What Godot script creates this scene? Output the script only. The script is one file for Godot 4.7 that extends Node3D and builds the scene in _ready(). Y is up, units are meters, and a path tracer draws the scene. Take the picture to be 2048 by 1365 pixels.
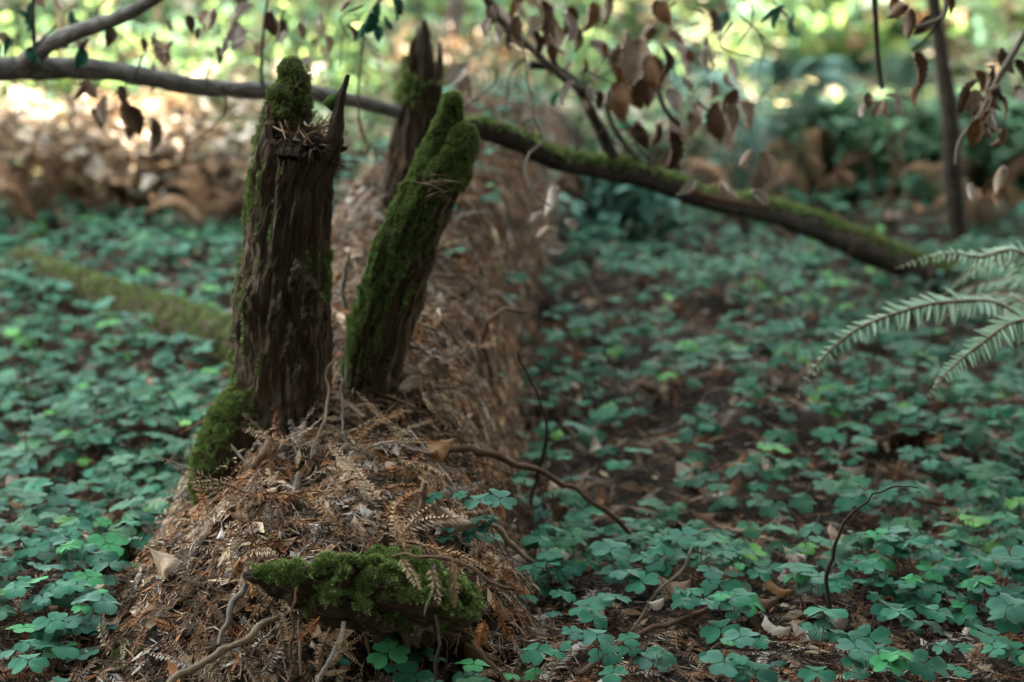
extends Node3D
# A shaded forest floor: a rotting log with broken mossy posts, a carpet of sorrel, a sunlit clearing behind.

const FPX := 3296.0            # focal length in photograph pixels (2048 x 1365)
const PITCH := -14.0
const EYE := Vector3(0, 0.95, 0)
var rng := RandomNumberGenerator.new()
var na := FastNoiseLite.new()
var nb := FastNoiseLite.new()
var cam_basis: Basis
var M := {}
var names := {}

# ---------------------------------------------------------------- basics
func ray(x: float, y: float) -> Vector3:
	return cam_basis * Vector3((x - 1024.0) / FPX, -(y - 682.5) / FPX, -1.0)
func P(x: float, y: float, d: float) -> Vector3:      # point on that line of sight, d metres ahead
	var r := ray(x, y)
	return EYE + r * (d / -r.z)
func S(px: float, d: float) -> float:                 # metres that px photograph pixels span there
	return px * d * 1.03 / FPX
func to_px(p: Vector3) -> Vector3:
	var c := cam_basis.inverse() * (p - EYE)
	return Vector3(1024.0 + c.x / -c.z * FPX, 682.5 - c.y / -c.z * FPX, -c.z)
func G(x: float, y: float, lift := 0.0) -> Vector3:   # where that line of sight meets the ground or the log
	var r := ray(x, y)
	var d := 1.7
	while d < 40.0:
		var p := EYE + r * d
		if p.y < surf(p.x, p.z):
			break
		d += 0.01 + d * 0.002
	var q := EYE + r * d
	q.y = surf(q.x, q.z) + lift
	return q
func rf(a: float, b: float) -> float: return rng.randf_range(a, b)
func numbered(n: String) -> String:
	var k: int = names.get(n, -1) + 1
	names[n] = k
	return n if k == 0 else "%s_%03d" % [n, k]
func tag(o: Node, label: String, category: String, group := "") -> void:
	o.set_meta("label", label); o.set_meta("category", category)
	if group: o.set_meta("group", group)
func inst(called: String, mesh: Mesh, m: Material, parent: Node = null) -> MeshInstance3D:
	var o := MeshInstance3D.new()
	o.mesh = mesh
	if m: o.material_override = m
	if parent == null:
		o.name = numbered(called); add_child(o)
	else:
		o.name = called; parent.add_child(o, true)
	return o
func thing(called: String, label: String, category: String, group := "", at := Vector3.ZERO) -> Node3D:
	var o := Node3D.new(); o.name = numbered(called); add_child(o); o.position = at
	tag(o, label, category, group)
	return o
func lerp_table(t: Array, v: float) -> float:         # [[x, y], ...] with x rising
	if v <= t[0][0]: return t[0][1]
	for i in range(1, t.size()):
		if v <= t[i][0]:
			var f: float = (v - t[i - 1][0]) / (t[i][0] - t[i - 1][0])
			return lerpf(t[i - 1][1], t[i][1], f * f * (3.0 - 2.0 * f))
	return t[-1][1]

# ---------------------------------------------------------------- the lie of the land
var ridge_top := [[1.84, 0.0], [1.92, 0.05], [2.02, 0.135], [2.2, 0.175], [2.35, 0.2], [2.5, 0.245], [2.8, 0.29], [3.3, 0.38], [4.0, 0.43], [5.0, 0.46], [6.0, 0.36], [7.0, 0.14], [7.6, 0.0]]
func ground_h(x: float, z: float) -> float:
	var d := -z
	var h := na.get_noise_2d(x * 0.7, z * 0.7) * 0.10 + na.get_noise_2d(x * 3.0 + 50, z * 3.0) * 0.025 + nb.get_noise_2d(x * 9.0, z * 9.0) * 0.008
	h *= smoothstep(1.0, 3.5, d) * 0.7 + 0.3
	if d > 9.0: h += (d - 9.0) * 0.03 * smoothstep(9.0, 14.0, d)
	return h - 0.01
func ridge_cx(z: float) -> float:
	return lerp_table([[1.9, -0.255], [2.15, -0.27], [2.5, -0.285], [3.3, -0.25], [5.0, -0.1], [7.5, 0.15]], -z)
func ridge_w(z: float) -> float:
	return lerp_table([[1.9, 0.30], [2.15, 0.29], [2.5, 0.265], [3.4, 0.26], [5.0, 0.25], [7.5, 0.25]], -z)
func ridge_h(x: float, z: float) -> float:
	var d := -z - 0.2 * smoothstep(-0.25, -0.13, x) * (1.0 - smoothstep(0.06, 0.16, x)) * (1.0 - smoothstep(2.0, 2.14, -z))
	var u := (x - ridge_cx(z)) / ridge_w(z)
	if absf(u) > 1.35 or d > 7.7: return -0.2
	var a := absf(u)
	var prof := 1.0 - pow(a, lerpf(2.2, 3.2, smoothstep(2.3, 2.9, d)) + (0.8 if u > 0.0 else 0.0)) if a < 1.0 else -(a - 1.0) * 1.5
	var top := lerp_table(ridge_top, d)
	var h := top * prof
	h += (nb.get_noise_2d(x * 14.0, z * 14.0) * 0.016 + na.get_noise_2d(x * 6.0, z * 6.0) * 0.04 * smoothstep(0.0, 0.2, top)) * clampf(prof * 2.0, 0.0, 1.0)
	return h - (0.05 if top < 0.02 else 0.0)
func surf(x: float, z: float) -> float:
	return maxf(ground_h(x, z), ridge_h(x, z))
func surf_n(x: float, z: float) -> Vector3:
	var e := 0.02
	return Vector3(surf(x - e, z) - surf(x + e, z), 2.0 * e, surf(x, z - e) - surf(x, z + e)).normalized()

# ---------------------------------------------------------------- meshes
func grid_mesh(v: PackedVector3Array, cols: int, rows: int, colors := PackedColorArray(), uv := PackedVector2Array(), closed := false, flip := false) -> ArrayMesh:
	var idx := PackedInt32Array()
	var n := PackedVector3Array(); n.resize(v.size())
	for j in rows - 1:
		for i in (cols if closed else cols - 1):
			var i2 := (i + 1) % cols
			var a := j * cols + i; var b := j * cols + i2; var c := a + cols; var d := b + cols
			idx.append_array(PackedInt32Array([a, b, c, b, d, c] if flip else [a, c, b, b, c, d]))
			var f := (v[b] - v[a]).cross(v[c] - v[a]) + (v[d] - v[b]).cross(v[c] - v[b])
			if flip: f = -f
			n[a] += f; n[b] += f; n[c] += f; n[d] += f
	for k in n.size(): n[k] = n[k].normalized() if n[k].length() > 1e-12 else Vector3.UP
	var arr := []; arr.resize(Mesh.ARRAY_MAX)
	arr[Mesh.ARRAY_VERTEX] = v; arr[Mesh.ARRAY_NORMAL] = n; arr[Mesh.ARRAY_INDEX] = idx
	if colors.size(): arr[Mesh.ARRAY_COLOR] = colors
	if uv.size(): arr[Mesh.ARRAY_TEX_UV] = uv
	var m := ArrayMesh.new(); m.add_surface_from_arrays(Mesh.PRIMITIVE_TRIANGLES, arr)
	return m
func smooth_path(p: Array, step: float) -> Array:     # [[Vector3, radius], ...] resampled on a Catmull-Rom curve
	var out := []
	for i in p.size() - 1:
		var a: Array = p[maxi(i - 1, 0)]; var b: Array = p[i]; var c: Array = p[i + 1]; var d: Array = p[mini(i + 2, p.size() - 1)]
		var bp: Vector3 = b[0]; var cp: Vector3 = c[0]; var ap: Vector3 = a[0]; var dp: Vector3 = d[0]
		var n := maxi(1, int(ceil(bp.distance_to(cp) / step)))
		for k in n:
			var t := float(k) / n
			out.append([bp.cubic_interpolate(cp, ap, dp, t), lerpf(b[1], c[1], t)])
	out.append(p[-1])
	return out
func tube(p: Array, sides: int, step := 0.02, rough := 0.0, freq := 20.0, seed_at := 0.0, groove := 0.0) -> ArrayMesh:
	var s := smooth_path(p, step)
	var v := PackedVector3Array(); var uv := PackedVector2Array()
	var side := Vector3.ZERO
	var run := 0.0
	for k in s.size():
		var a: Vector3 = s[maxi(k - 1, 0)][0]; var b: Vector3 = s[mini(k + 1, s.size() - 1)][0]
		var t := (b - a).normalized()
		if side == Vector3.ZERO: side = t.cross(Vector3(0.31, 0.2, 0.93)).normalized()
		side = (side - t * side.dot(t)).normalized()
		var up := t.cross(side)
		var c: Vector3 = s[k][0]; var r: float = s[k][1]
		if k > 0: run += c.distance_to(s[k - 1][0])
		for i in sides:
			var th := TAU * i / sides
			var dir := side * cos(th) + up * sin(th)
			var rr := r
			if rough > 0.0:
				rr *= 1.0 + rough * na.get_noise_3d((c.x + dir.x * r) * freq + seed_at, (c.y + dir.y * r) * freq, (c.z + dir.z * r) * freq)
			if groove > 0.0:
				rr *= 1.0 + groove * nb.get_noise_3d(cos(th) * 6.0 + seed_at, sin(th) * 6.0, run * 9.0)
			v.append(c + dir * rr); uv.append(Vector2(float(i) / sides, run * 2.0))
	for e in [0, s.size() - 1]:                        # caps: a last ring drawn in to the middle
		pass
	var rows := s.size()
	var capped := PackedVector3Array(); var cuv := PackedVector2Array()
	for i in sides: capped.append(s[0][0]); cuv.append(uv[i])
	capped.append_array(v); cuv.append_array(uv)
	for i in sides: capped.append(s[-1][0]); cuv.append(uv[(rows - 1) * sides + i])
	return grid_mesh(capped, sides, rows + 2, PackedColorArray(), cuv, true)
func px_path(pts: Array) -> Array:                     # [x, y, metres ahead, radius in pixels]
	var out := []
	for q in pts: out.append([P(q[0], q[1], q[2]), S(q[3], q[2])])
	return out
func gpath(pts: Array, lift := 0.004) -> Array:        # [x, y, radius px, extra lift] lying on the ground
	var out := []
	for q in pts:
		var g := G(q[0], q[1])
		var r := S(q[2], -g.z)
		g.y += r * 0.8 + lift + (q[3] if q.size() > 3 else 0.0)
		out.append([g, r])
	return out

# quads with a fold: blades collected in one SurfaceTool
func blade(st: SurfaceTool, a: Vector3, b: Vector3, w: Vector3, c := Color.WHITE, bulge := 0.4) -> void:
	var m := a.lerp(b, bulge)
	st.set_color(c)
	for q in [a, m - w, m + w, m - w, b, m + w]: st.add_vertex(q)
func stick(st: SurfaceTool, a: Vector3, b: Vector3, r: float, c := Color.WHITE) -> void:
	var t := (b - a).normalized()
	var s := t.cross(Vector3(0.21, 0.77, 0.6)).normalized() * r
	var u := t.cross(s)
	var k := [s, -s * 0.5 + u * 0.87, -s * 0.5 - u * 0.87]
	st.set_color(c)
	for i in 3:
		var p: Vector3 = k[i]; var q: Vector3 = k[(i + 1) % 3]
		for x in [a + p, b + p * 0.8, a + q, a + q, b + p * 0.8, b + q * 0.8]: st.add_vertex(x)
func new_st() -> SurfaceTool:
	var st := SurfaceTool.new(); st.begin(Mesh.PRIMITIVE_TRIANGLES); return st
func done(st: SurfaceTool) -> ArrayMesh:
	st.generate_normals(); return st.commit()

func leaflet_mesh(st: SurfaceTool, yaw: float, L: float, fold: float, droop: float) -> void:
	var b := Basis(Vector3.UP, yaw)
	var T := 5
	var cols := [-1.0, -0.8, -0.42, 0.0, 0.42, 0.8, 1.0]
	var pts := []
	for i in T + 1:
		var row := []
		for s in cols:
			var t := float(i) / T
			var a: float = absf(s)
			var ymax: float = L * (0.84 + 0.26 * sin(a * PI * 0.62) - 0.46 * pow(a, 4.0))
			var w := 0.74 * L * pow(t, 0.62) * (1.0 - 0.10 * t)
			var x: float = s * w
			var y: float = 0.04 * L + t * ymax
			row.append(b * Vector3(x, fold * absf(x) - droop * y * y / L + 0.02 * L * sin(y / L * 9.0 + a * 3.0), -y))
		pts.append(row)
	for i in T:
		for j in cols.size() - 1:
			var edge: float = absf(cols[j] + cols[j + 1]) * 0.5
			for q in [[i, j], [i + 1, j], [i, j + 1], [i, j + 1], [i + 1, j], [i + 1, j + 1]]:
				var vein := 1.35 if cols[q[1]] == 0.0 else 1.0
				st.set_color(Color(vein, vein, vein * 1.02) * (0.94 + 0.12 * edge))
				st.set_smooth_group(0)
				st.add_vertex(pts[q[0]][q[1]])
func sorrel_parts(k: int) -> Dictionary:
	var d := {"leaf": []}
	for j in 3:
		var st := new_st()
		leaflet_mesh(st, TAU * j / 3.0 + rf(-0.12, 0.12), rf(0.027, 0.031), [0.12, 0.05, 0.2, 0.10][k], [0.12, 0.06, 0.25, 0.3][k])
		d.leaf.append(done(st))
	var h := 0.075
	d.stem = tube([[Vector3(0.012, -h, 0.006), 0.0011], [Vector3(0.006, -h * 0.45, 0.0), 0.0009], [Vector3.ZERO, 0.0008]], 4, 0.03)
	return d
func joined(meshes: Array) -> ArrayMesh:
	var st := SurfaceTool.new()
	for m in meshes: st.append_from(m, 0, Transform3D())
	return st.commit()

func dead_leaf_mesh(L: float, W: float, curl: float, ripple: float, toothed: bool) -> ArrayMesh:   # hangs down from its stalk at the origin
	var rows := 15; var cols := 7
	var v := PackedVector3Array(); var c := PackedColorArray()
	for i in rows:
		var t := float(i) / (rows - 1)
		var w := W * pow(sin(PI * pow(t, 0.85)), 0.75) * (1.0 - 0.15 * t)
		if toothed and i % 2 == 1 and i < rows - 1: w *= 1.0 + rf(0.06, 0.22)
		elif toothed: w *= rf(0.86, 1.0)
		for j in cols:
			var s := float(j) / (cols - 1) * 2.0 - 1.0
			var z := curl * s * s * W + ripple * sin(t * 34.0 + absf(s) * 4.0) * W * absf(s) + 0.22 * L * sin(t * 3.0) * curl + 0.05 * L * s * sin(t * 5.0 + curl * 3.0)
			v.append(Vector3(s * w + 0.07 * L * sin(t * 3.1) * curl, -t * L - (1.0 - absf(s)) * 0.04 * L * t, z))
			var vein := 0.72 if absf(s) < 0.1 else (0.84 if sin(t * 34.0 + absf(s) * 4.0) > 0.55 else 1.0)
			c.append(Color(vein, vein, vein))
	return grid_mesh(v, cols, rows, c)
func spray_mesh(L: float, n: int, bend: float, nl: float, droop: float) -> ArrayMesh:              # a shed redwood spray along +x
	var st := new_st()
	var prev := Vector3.ZERO
	for i in n:
		var t := float(i + 1) / n
		var p := Vector3(t * L, bend * L * sin(t * 2.6) * 0.3 + rf(-1, 1) * 0.001, bend * L * t * t)
		stick(st, prev, p, 0.0011 * (1.3 - t), Color(0.7, 0.62, 0.6))
		var along := (p - prev).normalized()
		if i > 1:
			for s in [-1.0, 1.0]:
				if rng.randf() < 0.12: continue
				var ln := nl * (sin(PI * minf(1.0, t * 0.8 + 0.18)) * 0.8 + 0.25) * rf(0.75, 1.15)
				var e: Vector3 = p + along * ln * rf(0.45, 0.7) + Vector3(0, -droop * ln + rf(-0.3, 0.15) * ln, s * ln * rf(0.7, 0.95))
				var g := rf(0.8, 1.25)
				blade(st, p, e, along * 0.0014, Color(g, g, g), 0.45)
		prev = p
	return done(st)
func frond_pinna() -> ArrayMesh:                        # one leaflet of a sword fern, 1 long, along +x
	var st := new_st()
	var prof := [[0.0, 0.09], [0.06, 0.15], [0.3, 0.13], [0.6, 0.10], [0.85, 0.055], [1.0, 0.0]]
	for i in prof.size() - 1:
		var a: Array = prof[i]; var b: Array = prof[i + 1]
		for s in [-1.0, 1.0]:
			var q := [Vector3(a[0], -a[0] * a[0] * 0.18, 0), Vector3(b[0], -b[0] * b[0] * 0.18, 0), Vector3(a[0], -a[0] * a[0] * 0.18 + 0.03, a[1] * s), Vector3(b[0], -b[0] * b[0] * 0.18 + 0.03 * (1.0 - b[0]), b[1] * s)]
			st.set_color(Color.WHITE)
			for k in [0, 1, 2, 2, 1, 3]: st.add_vertex(q[k])
	return done(st)
func scatter(called: String, mesh: Mesh, m: Material, xf: Array, colors: Array, parent: Node = null) -> MultiMeshInstance3D:
	var mm := MultiMesh.new()
	mm.transform_format = MultiMesh.TRANSFORM_3D; mm.use_colors = true; mm.mesh = mesh; mm.instance_count = xf.size()
	for i in xf.size():
		mm.set_instance_transform(i, xf[i]); mm.set_instance_color(i, colors[i])
	var o := MultiMeshInstance3D.new(); o.multimesh = mm; o.material_override = m
	o.set_meta("kind", "stuff")
	if parent: o.name = called; parent.add_child(o, true)
	else: o.name = numbered(called); add_child(o)
	return o
func facing(n: Vector3, yaw: float, scale := 1.0) -> Basis:
	var q := Basis(Quaternion(Vector3.UP, n)) if n.dot(Vector3.UP) > -0.99 else Basis(Vector3.RIGHT, PI)
	return (q * Basis(Vector3.UP, yaw)).scaled_local(Vector3.ONE * scale)

# ---------------------------------------------------------------- materials
func mat(c: Color, rough := 0.9, vertex := false, spec := 0.3) -> StandardMaterial3D:
	var m := StandardMaterial3D.new()
	m.albedo_color = c.linear_to_srgb(); m.roughness = rough; m.metallic_specular = spec
	m.vertex_color_use_as_albedo = vertex; m.cull_mode = BaseMaterial3D.CULL_DISABLED
	return m
func image_tex(w: int, h: int, f: Callable) -> ImageTexture:
	var im := Image.create(w, h, false, Image.FORMAT_RGB8)
	for y in h:
		for x in w: im.set_pixel(x, y, f.call(float(x) / w, float(y) / h))
	return ImageTexture.create_from_image(im)
func materials() -> void:
	var n3 := FastNoiseLite.new(); n3.seed = 9; n3.frequency = 1.0; n3.fractal_octaves = 4
	var ring := func(u: float, v: float, fu: float, fv: float) -> float:
		return n3.get_noise_3d(cos(u * TAU) * fu, sin(u * TAU) * fu, absf(v - 0.5) * 2.0 * fv)
	var wood_h := image_tex(512, 512, func(u, v):
		var a: float = ring.call(u, v, 9.0, 2.2) * 0.6 + ring.call(u + 0.3, v, 26.0, 3.0) * 0.4
		var g := clampf(0.5 + a * 0.9, 0.0, 1.0); return Color(g, g, g))
	var wood_c := image_tex(512, 512, func(u, v):
		var a: float = ring.call(u, v, 9.0, 2.2); var b: float = ring.call(u + 0.5, v, 3.0, 3.0)
		var t := clampf(0.5 + a * 0.9, 0.0, 1.0)
		var c := Color(0.028, 0.020, 0.014).lerp(Color(0.105, 0.074, 0.047), t)
		return c.lerp(Color(0.06, 0.034, 0.018), clampf(b * 1.6, 0.0, 0.8)).linear_to_srgb())
	M.wood = mat(Color.WHITE, 0.92); M.wood.albedo_texture = wood_c
	M.wood.heightmap_enabled = true; M.wood.heightmap_texture = wood_h; M.wood.heightmap_scale = 0.6; M.wood.uv1_scale = Vector3(1, 1, 1)
	M.pale_wood = mat(Color(0.62, 0.5, 0.42), 0.9); 
	var bark_c := image_tex(512, 512, func(u, v):
		var a: float = ring.call(u, v, 3.0, 7.0); var b: float = ring.call(u + 0.2, v, 12.0, 22.0)
		return Color(0.04, 0.034, 0.03).lerp(Color(0.20, 0.175, 0.155), clampf(0.45 + a * 0.8 + b * 0.5, 0.0, 1.0)).linear_to_srgb())
	M.bark = mat(Color.WHITE, 0.85); M.bark.albedo_texture = bark_c
	M.pale_wood.albedo_texture = bark_c
	M.dark_bark = mat(Color(0.3, 0.26, 0.23), 0.9); M.dark_bark.albedo_texture = bark_c
	var soil_c := image_tex(512, 512, func(u, v):
		var a: float = n3.get_noise_2d(u * 14.0, v * 14.0); var b: float = n3.get_noise_2d(u * 60.0 + 7.0, v * 60.0)
		return Color(0.010, 0.007, 0.005).lerp(Color(0.06, 0.036, 0.021), clampf(0.4 + a * 0.7 + b * 0.7, 0.0, 1.0)).linear_to_srgb())
	var soil_h := image_tex(512, 512, func(u, v):
		var g := clampf(0.5 + n3.get_noise_2d(u * 50.0 + 7.0, v * 50.0) * 0.9, 0.0, 1.0); return Color(g, g, g))
	M.soil = mat(Color.WHITE, 0.95); M.soil.albedo_texture = soil_c; M.soil.uv1_triplanar = true; M.soil.uv1_world_triplanar = true; M.soil.uv1_scale = Vector3.ONE * 1.7
	M.soil.heightmap_enabled = true; M.soil.heightmap_texture = soil_h; M.soil.heightmap_scale = 1.2
	M.leafy = mat(Color.WHITE, 0.66, true, 0.2); M.leafy.backlight_enabled = true; M.leafy.backlight = Color(0.45, 0.45, 0.45)
	M.litter = mat(Color.WHITE, 0.8, true, 0.25); M.litter.backlight_enabled = true; M.litter.backlight = Color(0.15, 0.15, 0.15)
	M.moss = mat(Color.WHITE, 0.9, true, 0.15); M.moss.backlight_enabled = true; M.moss.backlight = Color(0.4, 0.4, 0.4)
	M.moss_bed = mat(Color(0.05, 0.075, 0.022), 1.0, false, 0.1)
	M.stem = mat(Color(0.16, 0.07, 0.04), 0.7)
	M.twig_tan = mat(Color(0.24, 0.17, 0.11), 0.8); M.twig_brown = mat(Color(0.15, 0.085, 0.05), 0.85); M.twig_dark = mat(Color(0.05, 0.038, 0.03), 0.9); M.twig_grey = mat(Color(0.20, 0.17, 0.14), 0.85)
	var grain := image_tex(256, 256, func(u, v):
		var g := clampf(0.72 + ring.call(u, v, 2.5, 9.0) * 0.6 + ring.call(u + 0.2, v, 7.0, 30.0) * 0.5, 0.25, 1.0); return Color(g, g * 0.97, g * 0.93).linear_to_srgb())
	for k in ["twig_tan", "twig_brown", "twig_dark", "twig_grey"]:
		M[k].albedo_texture = grain; M[k].uv1_scale = Vector3(1, 3, 1)
	M.dead = []
	for c in [Color(0.10, 0.052, 0.026), Color(0.30, 0.21, 0.15), Color(0.06, 0.034, 0.02), Color(0.40, 0.33, 0.285), Color(0.16, 0.08, 0.036)]:
		var m := mat(c, 0.6, true, 0.35); m.backlight_enabled = true; m.backlight = Color(0.4, 0.4, 0.4); M.dead.append(m)
	M.green = []
	for c in [Color(0.026, 0.112, 0.062), Color(0.040, 0.145, 0.082), Color(0.018, 0.080, 0.046), Color(0.045, 0.20, 0.07), Color(0.056, 0.140, 0.096)]:
		var m := mat(c, 0.62, true, 0.2); m.backlight_enabled = true; m.backlight = Color(0.4, 0.4, 0.4); M.green.append(m)
	M.fern = mat(Color(0.29, 0.41, 0.27), 0.5, true, 0.4); M.fern.backlight_enabled = true; M.fern.backlight = Color(0.5, 0.5, 0.5)
func stuff_color(kind: String) -> Color:
	var r := rng.randf()
	var c := Color(0.24, 0.115, 0.05)
	if kind == "litter":
		if r < 0.24: c = Color(0.22, 0.13, 0.075)
		elif r < 0.40: c = Color(0.23, 0.095, 0.04)
		elif r < 0.70: c = Color(0.075, 0.048, 0.032)
		elif r < 0.88: c = Color(0.44, 0.31, 0.20)
		else: c = Color(0.34, 0.29, 0.245)
	elif kind == "moss":
		c = Color(0.11, 0.175, 0.05).lerp(Color(0.31, 0.38, 0.14), r)
		if rng.randf() < 0.12: c = Color(0.16, 0.12, 0.055)
	elif kind == "sorrel":
		c = [Color(0.026, 0.112, 0.062), Color(0.034, 0.128, 0.070), Color(0.018, 0.080, 0.046), Color(0.056, 0.140, 0.096), Color(0.024, 0.095, 0.054)][rng.randi() % 5]
		if r < 0.035: c = Color(0.07, 0.22, 0.06)
	var g := rf(0.65, 1.35)
	if kind == "sorrel": c = c.lerp(Color(c.g * 0.55, c.g, c.b * 0.7), rng.randf() * 0.55)
	return Color(c.r * g, c.g * g, c.b * g)

# ---------------------------------------------------------------- moss
var tuft: ArrayMesh
func make_tuft() -> void:
	var st := new_st()
	for i in 9:
		var a := rf(0, TAU); var lean := rf(0.2, 0.9)
		var d := Vector3(cos(a) * lean, 1.0, sin(a) * lean).normalized()
		var o := Vector3(cos(a), 0, sin(a)) * rf(0.0, 0.25)
		var g := rf(0.75, 1.3)
		blade(st, o, o + d * rf(0.7, 1.2), d.cross(Vector3(sin(a * 3.0), 0.3, cos(a))).normalized() * 0.11, Color(g, g, g))
	tuft = done(st)
func moss_on(mesh: ArrayMesh, parent: Node, count: int, size: float, keep: Callable, at := Transform3D()) -> void:
	var arr := mesh.surface_get_arrays(0)
	var v: PackedVector3Array = arr[Mesh.ARRAY_VERTEX]; var vn: PackedVector3Array = arr[Mesh.ARRAY_NORMAL]; var ix: PackedInt32Array = arr[Mesh.ARRAY_INDEX]
	var acc := PackedFloat32Array(); var tot := 0.0
	for t in ix.size() / 3:
		tot += (v[ix[t * 3 + 1]] - v[ix[t * 3]]).cross(v[ix[t * 3 + 2]] - v[ix[t * 3]]).length(); acc.append(tot)
	var xf := []; var cs := []
	for k in count:
		var t := acc.bsearch(rng.randf() * tot)
		if t >= acc.size(): continue
		var a := v[ix[t * 3]]; var b := v[ix[t * 3 + 1]]; var c := v[ix[t * 3 + 2]]
		var u := sqrt(rng.randf()); var w := rng.randf()
		var p := a * (1.0 - u) + b * (u * (1.0 - w)) + c * (u * w)
		var n := (vn[ix[t * 3]] + vn[ix[t * 3 + 1]] + vn[ix[t * 3 + 2]]).normalized()
		var kk: float = keep.call(p, n)
		var clump := na.get_noise_3d((p.x + at.origin.x) * 55.0, p.y * 55.0, p.z * 55.0)
		if rng.randf() > kk * smoothstep(-0.5, -0.1, clump): continue
		p += n * maxf(0.0, clump) * size * 1.6
		xf.append(Transform3D(facing((n + Vector3(rf(-.5, .5), rf(-0.1, .5), rf(-.5, .5))).normalized(), rf(0, TAU), size * rf(0.6, 1.4)), p))
		cs.append(stuff_color("moss"))
	scatter("moss", tuft, M.moss, xf, cs, parent)

# ---------------------------------------------------------------- broken posts
# axis: [x px, y px, metres ahead, radius px]; rim(theta) gives how high the broken edge stands, in pixels of the photograph's y, theta 0 = right, PI/2 = towards the camera
func post(called: String, label: String, axis: Array, rim: Callable, d: float, hollow: float, seed_at: float) -> Array:
	var base := P(axis[0][0], axis[0][1], d)
	var root := thing(called, label, "stump", "", base)
	var sides := 110
	var rows := 90
	var low: float = axis[0][1]
	var ax := []; var rr := []
	for q in axis:
		ax.append([-q[1], q[0]]); rr.append([-q[1], q[3]])
	var shell := func(inner: bool) -> PackedVector3Array:
		var v := PackedVector3Array()
		for j in rows:
			var t := float(j) / (rows - 1)
			for i in sides:
				var th := TAU * i / sides
				var top: float = rim.call(th)
				var from := low if not inner else minf(low, hollow)
				var y := lerpf(from, top, pow(t, 0.9))
				var c := P(lerp_table(ax, -y), y, d)
				var r := S(lerp_table(rr, -y), d)
				var g := nb.get_noise_3d(cos(th) * 5.0 + seed_at, sin(th) * 5.0, y * 0.007) * 0.13 + na.get_noise_3d(cos(th) * 2.2 + seed_at, sin(th) * 2.2, y * 0.005) * 0.15 + nb.get_noise_3d(cos(th) * 16.0 + seed_at, sin(th) * 18.0, y * 0.02) * 0.03 + na.get_noise_3d(cos(th) * 4.0 + seed_at, sin(th) * 4.0, y * 0.035) * 0.07 + nb.get_noise_3d(cos(th) * 9.0 + seed_at, sin(th) * 9.0, y * 0.06) * 0.03
				r *= 1.0 + g
				if inner: r = r * (0.80 - 0.16 * (1.0 - t)) if j < rows - 1 else r * 0.9
				v.append(c + Vector3(cos(th), 0, sin(th)) * r - base)
		return v
	var uv := PackedVector2Array()
	for j in rows:
		for i in sides: uv.append(Vector2(float(i) / sides, float(j) / rows * 1.4))
	var outer: PackedVector3Array = shell.call(false)
	var om := grid_mesh(outer, sides, rows, PackedColorArray(), uv, true, true)
	inst("trunk", om, M.wood, root)
	var iv: PackedVector3Array = shell.call(true)
	# the broken edge joins the two shells
	var rim_v := PackedVector3Array()
	for i in sides: rim_v.append(outer[(rows - 1) * sides + i])
	for i in sides: rim_v.append(iv[(rows - 1) * sides + i])
	var rev := PackedVector3Array()
	for j in range(rows - 1, -1, -1): rev.append_array(iv.slice(j * sides, (j + 1) * sides))
	inst("broken_edge", grid_mesh(rim_v, sides, 2, PackedColorArray(), PackedVector2Array(), true), M.twig_brown, root)
	inst("hollow", grid_mesh(rev, sides, rows, PackedColorArray(), uv, true, true), M.twig_brown, root)
	return [root, om, base]

func saw(th: float, seed_at: float) -> float:
	return nb.get_noise_2d(cos(th) * 9.0 + seed_at, sin(th) * 9.0) * 26.0 + nb.get_noise_2d(cos(th) * 26.0 + seed_at, sin(th) * 26.0) * 12.0
func hump(th: float, at: float, width: float) -> float:
	var d := absf(wrapf(th - at, -PI, PI)) / width
	return maxf(0.0, 1.0 - d * d)

func _ready() -> void:
	rng.seed = 4711
	na.seed = 3; na.frequency = 1.0; na.fractal_octaves = 3
	nb.seed = 8; nb.frequency = 1.0; nb.fractal_octaves = 2
	# ---- camera
	cam_basis = Basis(Vector3.RIGHT, deg_to_rad(PITCH))
	var cam := Camera3D.new(); cam.name = "camera"; add_child(cam)
	cam.transform = Transform3D(cam_basis, EYE)
	cam.fov = 23.4; cam.near = 0.05; cam.far = 300.0
	var lens := CameraAttributesPhysical.new()
	lens.frustum_focal_length = 58.0; lens.exposure_aperture = 2.8; lens.frustum_focus_distance = 2.16; lens.frustum_near = 0.05; lens.frustum_far = 300.0
	cam.attributes = lens
	cam.current = true
	# ---- sky, sun, exposure
	var env := Environment.new()
	env.background_mode = Environment.BG_SKY
	var sky := Sky.new(); var sm := ProceduralSkyMaterial.new()
	sm.sky_top_color = Color(0.66, 0.71, 0.74); sm.sky_horizon_color = Color(0.92, 0.91, 0.84); sm.sky_curve = 0.2
	sm.ground_bottom_color = Color(0.1, 0.09, 0.07); sm.ground_horizon_color = Color(0.3, 0.3, 0.25)
	sky.sky_material = sm; env.sky = sky
	env.tonemap_mode = Environment.TONE_MAPPER_LINEAR
	env.tonemap_exposure = 12.5
	env.sdfgi_enabled = true; env.ssao_enabled = true; env.ssil_enabled = true
	var we := WorldEnvironment.new(); we.name = "world_environment"; we.environment = env; add_child(we)
	var sun := DirectionalLight3D.new(); sun.name = "sun"
	sun.light_energy = 1.15; sun.light_angular_distance = 0.5; sun.light_color = Color(1.0, 0.95, 0.86); sun.shadow_enabled = true
	add_child(sun)
	sun.look_at_from_position(Vector3(0.42, 0.86, 0.30) * 30.0, Vector3.ZERO)
	materials()
	make_tuft()
	build_ground()
	build_log()
	build_posts()
	build_shade_trees()
	build_branches()
	build_background()
	build_ferns()
	build_sorrel()
	build_litter()
	build_twigs()

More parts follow.
